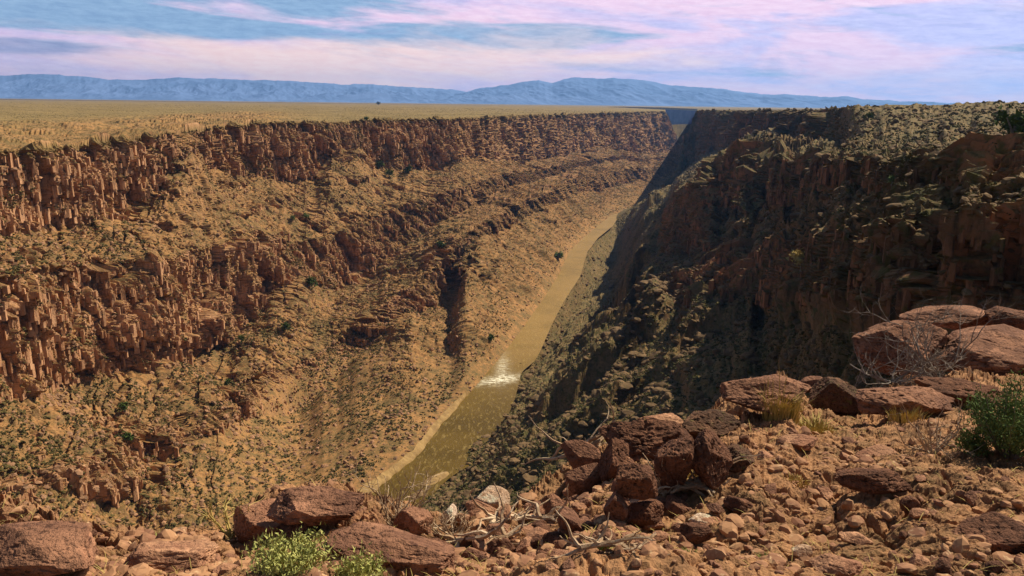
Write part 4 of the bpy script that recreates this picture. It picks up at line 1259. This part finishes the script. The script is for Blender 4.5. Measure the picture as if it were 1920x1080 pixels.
def grass(name, label, px, py, h, n, spread, mat, seed, lean=.5, cat='grass tuft', tall=0, parent=None, curl=1.0):
    r = np.random.RandomState(seed); b = on_ground(px, py); k = b[1] / F; tb = TB()
    for i in range(n):
        a = r.uniform(0, 6.28); rr = spread * k * r.uniform(0, 1) ** .6
        p0 = b + np.array([math.cos(a) * rr, math.sin(a) * rr, -.01])
        H = h * k * r.uniform(.45, 1.0) * (2.0 if i < tall else 1)
        ln = r.uniform(.1, lean) * H * (.3 if i < tall else 1)
        dr = np.array([math.cos(a + r.normal() * .5), math.sin(a + r.normal() * .5), 0])
        w = np.array([-dr[1], dr[0], 0]) * .0035 * (b[1] / 5)
        if i % 2: w = np.array([.003 * b[1] / 5, 0, 0])
        q = [p0, p0 + dr * ln * .3 + np.array([0, 0, H * .55]), p0 + dr * ln + np.array([0, 0, H * (.95 - .25 * curl * r.rand())])]
        tb.tris([q[0] - w, q[0] + w, q[1] + w * .8, q[0] - w, q[1] + w * .8, q[1] - w * .8, q[1] - w * .8, q[1] + w * .8, q[2]])
    o = tb.build(name, M[mat], None, b); tag(o, label, cat)
    return o


def leafy(name, label, cat, px, py, w, h, nst, nleaf, leaf, lmat, smat, seed, dist=None, upr=.8):
    """bush: stems rooted at one point and small leaves along their upper part"""
    r = np.random.RandomState(seed); b = on_ground(px, py) if dist is None else P1(px, py, dist)
    k = b[1] / F; root = empty(name, b); st = TB(); lf = TB(); T = []
    for i in range(nst):
        a = r.uniform(0, 6.28); s = r.uniform(0, 1) ** .5
        tip = np.array([math.cos(a) * w * .5 * s, math.sin(a) * w * .45 * s, h * r.uniform(.55, 1) * (1 - .45 * s * s * (1 - upr) - .25 * s)]) * k
        p0 = np.array([math.cos(a), math.sin(a), 0]) * w * .08 * s * k; mid = p0 * .4 + tip * .5 + r.normal(size=3) * .03 * w * k
        mid[2] *= .9
        t = np.linspace(0, 1, 6)[:, None]; pts = p0 * (1 - t) ** 2 + 2 * mid * t * (1 - t) + tip * t * t
        st.tube(pts, .006 * w * k * .9 + .001, .0012, 3)
        for j in range(nleaf):
            u = r.uniform(.35, 1.03); c = p0 * (1 - u) ** 2 + 2 * mid * u * (1 - u) + tip * u * u + r.normal(size=3) * leaf * k * 1.5
            d = r.normal(size=3) + np.array([0, 0, .9]); d /= np.linalg.norm(d); e = np.cross(d, r.normal(size=3)); e /= np.linalg.norm(e)
            L_ = leaf * k * r.uniform(.6, 1.3)
            T += [c - e * L_ * .28, c + e * L_ * .28, c + d * L_ * 1.4]
    lf.tris(T)
    st.build('stems', M[smat], root); lf.build('foliage', M[lmat], root)
    tag(root, label, cat)
    return root


def dead_bush(name, label, px, py, w, h, n, seed, mat, cat='dead bush', flat=0.0, dist=None, depth=2):
    r = np.random.RandomState(seed); b = on_ground(px, py) if dist is None else P1(px, py, dist); k = b[1] / F; tb = TB()
    for i in range(n):
        a = r.uniform(0, 6.28); d = np.array([math.cos(a) * w, math.sin(a) * w * .6, h * r.uniform(.5, 1.6) * (1 - flat)])
        L = np.linalg.norm(d) * k * .55
        branch(tb, r, b, d, L, .010 * b[1] / 8 + .0015, depth, .55, .5)
    o = tb.build(name, M[mat], None, b); tag(o, label, cat)
    return o


def roots(label, px, py, w, h, n, seed, mat='drywood'):
    r = np.random.RandomState(seed); b = on_ground(px, py); tb = TB()
    A_ = on_ground(px - w * .35, py) + [0, 0, .03]; B_ = on_ground(px + w * .35, py - 4) + [0, 0, .03]; Mb = b + [0, 0, .045]
    tb.tube([A_, Mb, B_], .012, .008, 6)
    for i in range(n):
        x = px + r.uniform(-.5, .5) * w; y = py + r.uniform(-.5, .5) * h
        t = r.rand(); p = A_ * (1 - t) + Mb * t if i % 2 else Mb * (1 - t) + B_ * t
        a = r.normal() * .5 + (.25 if i % 2 else -.3) + (math.pi if i % 3 == 0 else 0)
        L = r.uniform(.12, .38) * b[1] / 4; pts = [p]; d = np.array([math.cos(a), math.sin(a), r.normal() * .2]); 
        for j in range(9):
            d = d + r.normal(size=3) * np.array([.25, .3, .25]); d /= np.linalg.norm(d); pts.append(pts[-1] + d * L / 9)
        tb.tube(pts, r.uniform(.006, .018) * b[1] / 4, .002, 5)
    o = tb.build('root_tangle', M[mat], None, b); tag(o, label, 'dead roots')


def litter():
    r = np.random.RandomState(5); tb = TB(); T = []
    i = r.randint(80, FNE - 2, 5200); j = r.randint(360, 2140, 5200); q = FG[i, j]
    q = q[r.rand(len(q)) < np.clip(.15 + fbm(q / .5, 3, 77) * 1.8, 0, 1)]
    for p in q:
        a = r.uniform(0, math.pi * 2); L = r.uniform(.02, .09); d = np.array([math.cos(a), math.sin(a), r.uniform(.0, .7)]) * L
        w = np.array([-math.sin(a), math.cos(a), 0]) * .0016 * (p[1] / 4)
        m_ = p + d * .5 + np.array([0, 0, .012]); p = p + [0, 0, .006]
        T += [p - w, p + w, m_ + w, p - w, m_ + w, m_ - w, m_ - w, m_ + w, p + d]
    tb.tris(T); o = tb.build('dry_grass', M['straw']); tag(o, kind='stuff', label='scattered dry grass litter over the ledge')


litter()
dead_bush('dead_bush', 'bare grey dead bush sprawling in front of the slabs', 1760, 716, 150, 130, 9, 5, 'greywood', depth=3)
dead_bush('dead_bush', 'low flat mat of bare grey twigs left of the grey dead bush', 1670, 712, 170, 60, 9, 6, 'greywood', flat=.5, depth=2)
dead_bush('dry_bush', 'dry brown twiggy bush on the brink above the river', 735, 992, 110, 95, 13, 7, 'drywood', depth=2)
dead_bush('dry_bush', 'small dry brown bush at the foot of the angular red boulder', 850, 1010, 90, 40, 9, 8, 'drywood', depth=2)
dead_bush('dry_bush', 'thin straw coloured twigs on the brink left of the brown block', 430, 1010, 70, 85, 8, 9, 'straw', depth=2)
dead_bush('dry_bush', 'dry stalks rising in front of the dark boulder hollow', 1245, 930, 60, 90, 6, 10, 'drywood', depth=2)
dead_bush('dry_bush', 'sparse brown bush on the slope left of the green bush', 1750, 850, 110, 70, 9, 12, 'drywood', depth=2)
dead_bush('dry_bush', 'thin dry stalks on the dark red boulder in the corner', 120, 1050, 60, 90, 4, 13, 'drywood', depth=1)
roots('tangle of pale dry roots below the pale boulder', 980, 985, 170, 50, 34, 1)
roots('long weathered roots spilling down the rubble left of centre', 900, 1025, 150, 40, 22, 2)
roots('fan of dry roots beside the right side of the hollow', 1300, 925, 110, 34, 26, 3)
roots('curved dry roots among the stones near the bottom', 1130, 1040, 120, 70, 22, 4)
roots('thin dry roots above the leaning red slab', 1085, 842, 70, 20, 16, 5)
grass('grass_clump', 'big straw yellow grass clump with tall seed stalks on the peaked rock', 1462, 785, 80, 420, 34, 'straw', 1, .6, tall=14)
grass('grass_clump', 'drooping pale straw grass below the big straw yellow clump', 1525, 812, 40, 260, 34, 'straw', 2, 1.2)
grass('grass_tuft', 'bright green tuft among the stones right of the oval red stone', 1120, 1040, 44, 80, 22, 'green_grass', 3, .9)
grass('grass_tuft', 'small green tuft at the foot of the dry root fan', 1270, 902, 22, 60, 14, 'green_grass', 4, .9)
grass('grass_tuft', 'lone green tuft on bare gravel at the bottom', 1292, 1040, 24, 60, 16, 'green_grass', 5, .9)
grass('grass_tuft', 'tiny green tuft left of the pale smooth stone', 1437, 1052, 22, 50, 12, 'green_grass', 6, .9)
grass('grass_tuft', 'yellow grass tuft left of the lichen spotted rock', 1300, 900, 34, 90, 20, 'straw', 7, .9)
grass('grass_tuft', 'pale dry grass behind the brown crusted ledge stone', 1165, 820, 30, 120, 34, 'straw', 8, .8)
grass('grass_tuft', 'dry grass in the gap between the lichened block and the sloping rock', 1700, 790, 44, 120, 34, 'straw', 9, .6)
grass('grass_tuft', 'yellow flowering tuft on the ledge left of the outcrop', 300, 1012, 18, 120, 24, 'sage_yellow', 10, .9)
grass('grass_tuft', 'short green tuft on the far right gravel', 1835, 1010, 22, 50, 18, 'green_grass', 11, .9)
grass('grass_tuft', 'short straw tuft in front of the wide dark rock', 1490, 905, 24, 80, 26, 'straw', 12, .9)
leafy('sagebrush_bush', 'pale yellow green sagebrush at the bottom edge', 'bush', 545, 1090, 190, 85, 60, 60, 7, 'sage_yellow', 'straw', 1)
leafy('sagebrush_bush', 'smaller yellow green sagebrush right of the pale one', 'bush', 675, 1095, 110, 60, 34, 50, 7, 'sage_yellow', 'straw', 2)
leafy('sagebrush_bush', 'large green sagebrush at the right edge', 'bush', 1890, 855, 210, 170, 90, 90, 6, 'sage_green', 'greywood', 3)
leafy('sagebrush_bush', 'small green sprig at the lower left of the large sagebrush', 'bush', 1822, 850, 60, 56, 22, 50, 6, 'sage_green', 'greywood', 4)


# ---- bushes and small trees standing on the gorge walls and plateaus
def nearest_on(G, px, py, step=3):
    g = G[::step, ::step].reshape(-1, 3); q = project(g); d = (q[:, 0] - px) ** 2 + (q[:, 1] - py) ** 2
    i = np.where(d < 16)[0]
    if len(i) == 0: return g[np.argmin(d)]
    return g[i[np.argmin(np.linalg.norm(g[i], axis=1))]]


def small_tree(G, px, py, w, h, label, seed, mat='tree_green', cat='tree', name='juniper_tree', group=None):
    b = nearest_on(G, px, py); k = np.linalg.norm(b) / F; r = np.random.RandomState(seed)
    root = empty(name, b); tr = TB(); tr.tube([np.array([0, 0, -.3 * h * k]), np.array([.03 * w, 0, .3 * h]) * k, np.array([0, 0, .6 * h]) * k], .05 * w * k, .02 * w * k, 5)
    for i in range(5):
        a = r.uniform(0, 6.28); tr.tube([np.array([0, 0, .2 * h * k]), np.array([math.cos(a) * w * .3, math.sin(a) * w * .3, h * .6]) * k], .03 * w * k, .01 * w * k, 4)
    tr.build('trunk', M['greywood'], root)
    V, Fc = [], []
    T = []; n = 420
    cl = r.normal(size=(9, 3)); cl /= np.linalg.norm(cl, axis=1, keepdims=True); cl *= r.uniform(.25, .75, (9, 1)); cl[:, 2] = np.abs(cl[:, 2])
    for i in range(n):
        c = cl[r.randint(9)] + r.normal(size=3) * .19
        c = c * np.array([w * .5, w * .5, h * .62]) * k + np.array([0, 0, h * .3 * k])
        a, bb, cc_ = r.normal(size=(3, 3)) * w * k * .055
        T += [c + a, c + bb, c + cc_]
    lf = TB(); lf.tris(T); lf.build('crown', M[mat], root)
    tag(root, label, cat, group)


small_tree(LG, 533, 624, 26, 24, 'round dark green bush alone on the middle of the sunny slope', 1)
small_tree(LG, 586, 542, 26, 26, 'green bush at the foot of the pink cliff band', 2)
small_tree(LG, 232, 770, 26, 24, 'green bush on the lower left slope, above the broader bush', 3)
small_tree(LG, 238, 832, 34, 26, 'broader yellowish green bush at the lower left', 4)
small_tree(LG, 425, 722, 16, 16, 'small bush above the lower outcrop', 5)
small_tree(LG, 452, 640, 14, 14, 'tiny bush left of the round dark green bush', 6)
small_tree(LG, 550, 412, 12, 14, 'left one of two light green bushes side by side', 7, mat='sage_green')
small_tree(LG, 573, 408, 14, 14, 'right one of two light green bushes side by side', 8, mat='sage_green')
small_tree(LG, 922, 638, 18, 14, 'bush near the river just below its bend', 9)
small_tree(LG, 1050, 484, 24, 14, 'yellowish bush on the far river bank', 10, mat='sage_green')
small_tree(LG, 825, 465, 26, 14, 'bush on the ledge right of the cave', 11)
small_tree(LG, 710, 313, 22, 16, 'left one of three dark bushes under the upper cliff', 12)
small_tree(LG, 727, 330, 20, 20, 'middle one of three dark bushes under the upper cliff', 13)
small_tree(LG, 768, 322, 24, 16, 'right one of three dark bushes under the upper cliff', 14)
small_tree(LG, 688, 222, 12, 8, 'small dark bush on the rim of the far plateau', 15)
small_tree(LG, 709, 193, 9, 7, 'tiny lone juniper on the skyline of the plateau', 16, mat='shrub_dark')
small_tree(RG, 1898, 262, 85, 62, 'big dark juniper at the right end of the near plateau', 20, mat='tree_green')
small_tree(RG, 1628, 222, 18, 16, 'small bush at the left end of the near plateau', 21)
small_tree(RG, 1505, 497, 50, 34, 'pale dry shrub on the shaded slope', 22, mat='straw', cat='shrub', name='dry_shrub')
small_tree(RG, 1606, 335, 26, 18, 'bright green bush on the broken ledges', 23, mat='sage_green', cat='shrub', name='shrub')
small_tree(RG, 1672, 340, 20, 16, 'second bright green bush further right on the broken ledges', 24, mat='sage_green', cat='shrub', name='shrub')
small_tree(RG, 1705, 320, 34, 34, 'dark olive bush beside the top of the orange cliff', 25, mat='shrub', cat='shrub', name='shrub')

# ------------------------------------------------------------------ haze
def build_haze():
    x0, x1, y0, y1, z0, z1 = -17000, 17000, -600, 21000, -185, 620
    V = np.array([(x, y, z) for x in (x0, x1) for y in (y0, y1) for z in (z0, z1)])
    Q = np.array([(0, 1, 3, 2), (4, 6, 7, 5), (0, 4, 5, 1), (2, 3, 7, 6), (0, 2, 6, 4), (1, 5, 7, 3)])
    mt = bpy.data.materials.new('pale_air'); mt.use_nodes = True
    n = mt.node_tree.nodes; n.clear()
    o_ = n.new('ShaderNodeOutputMaterial'); v = n.new('ShaderNodeVolumePrincipled')
    v.inputs['Color'].default_value = (.24, .50, 1.0, 1)
    v.inputs['Density'].default_value = 4.2e-5
    v.inputs['Anisotropy'].default_value = 0.35
    mt.node_tree.links.new(v.outputs[0], o_.inputs['Volume'])
    o = obj('haze', mesh_from('haze', V, Q, mt))
    tag(o, kind='stuff', label='thin blue haze filling the air over the plateau')


build_haze()
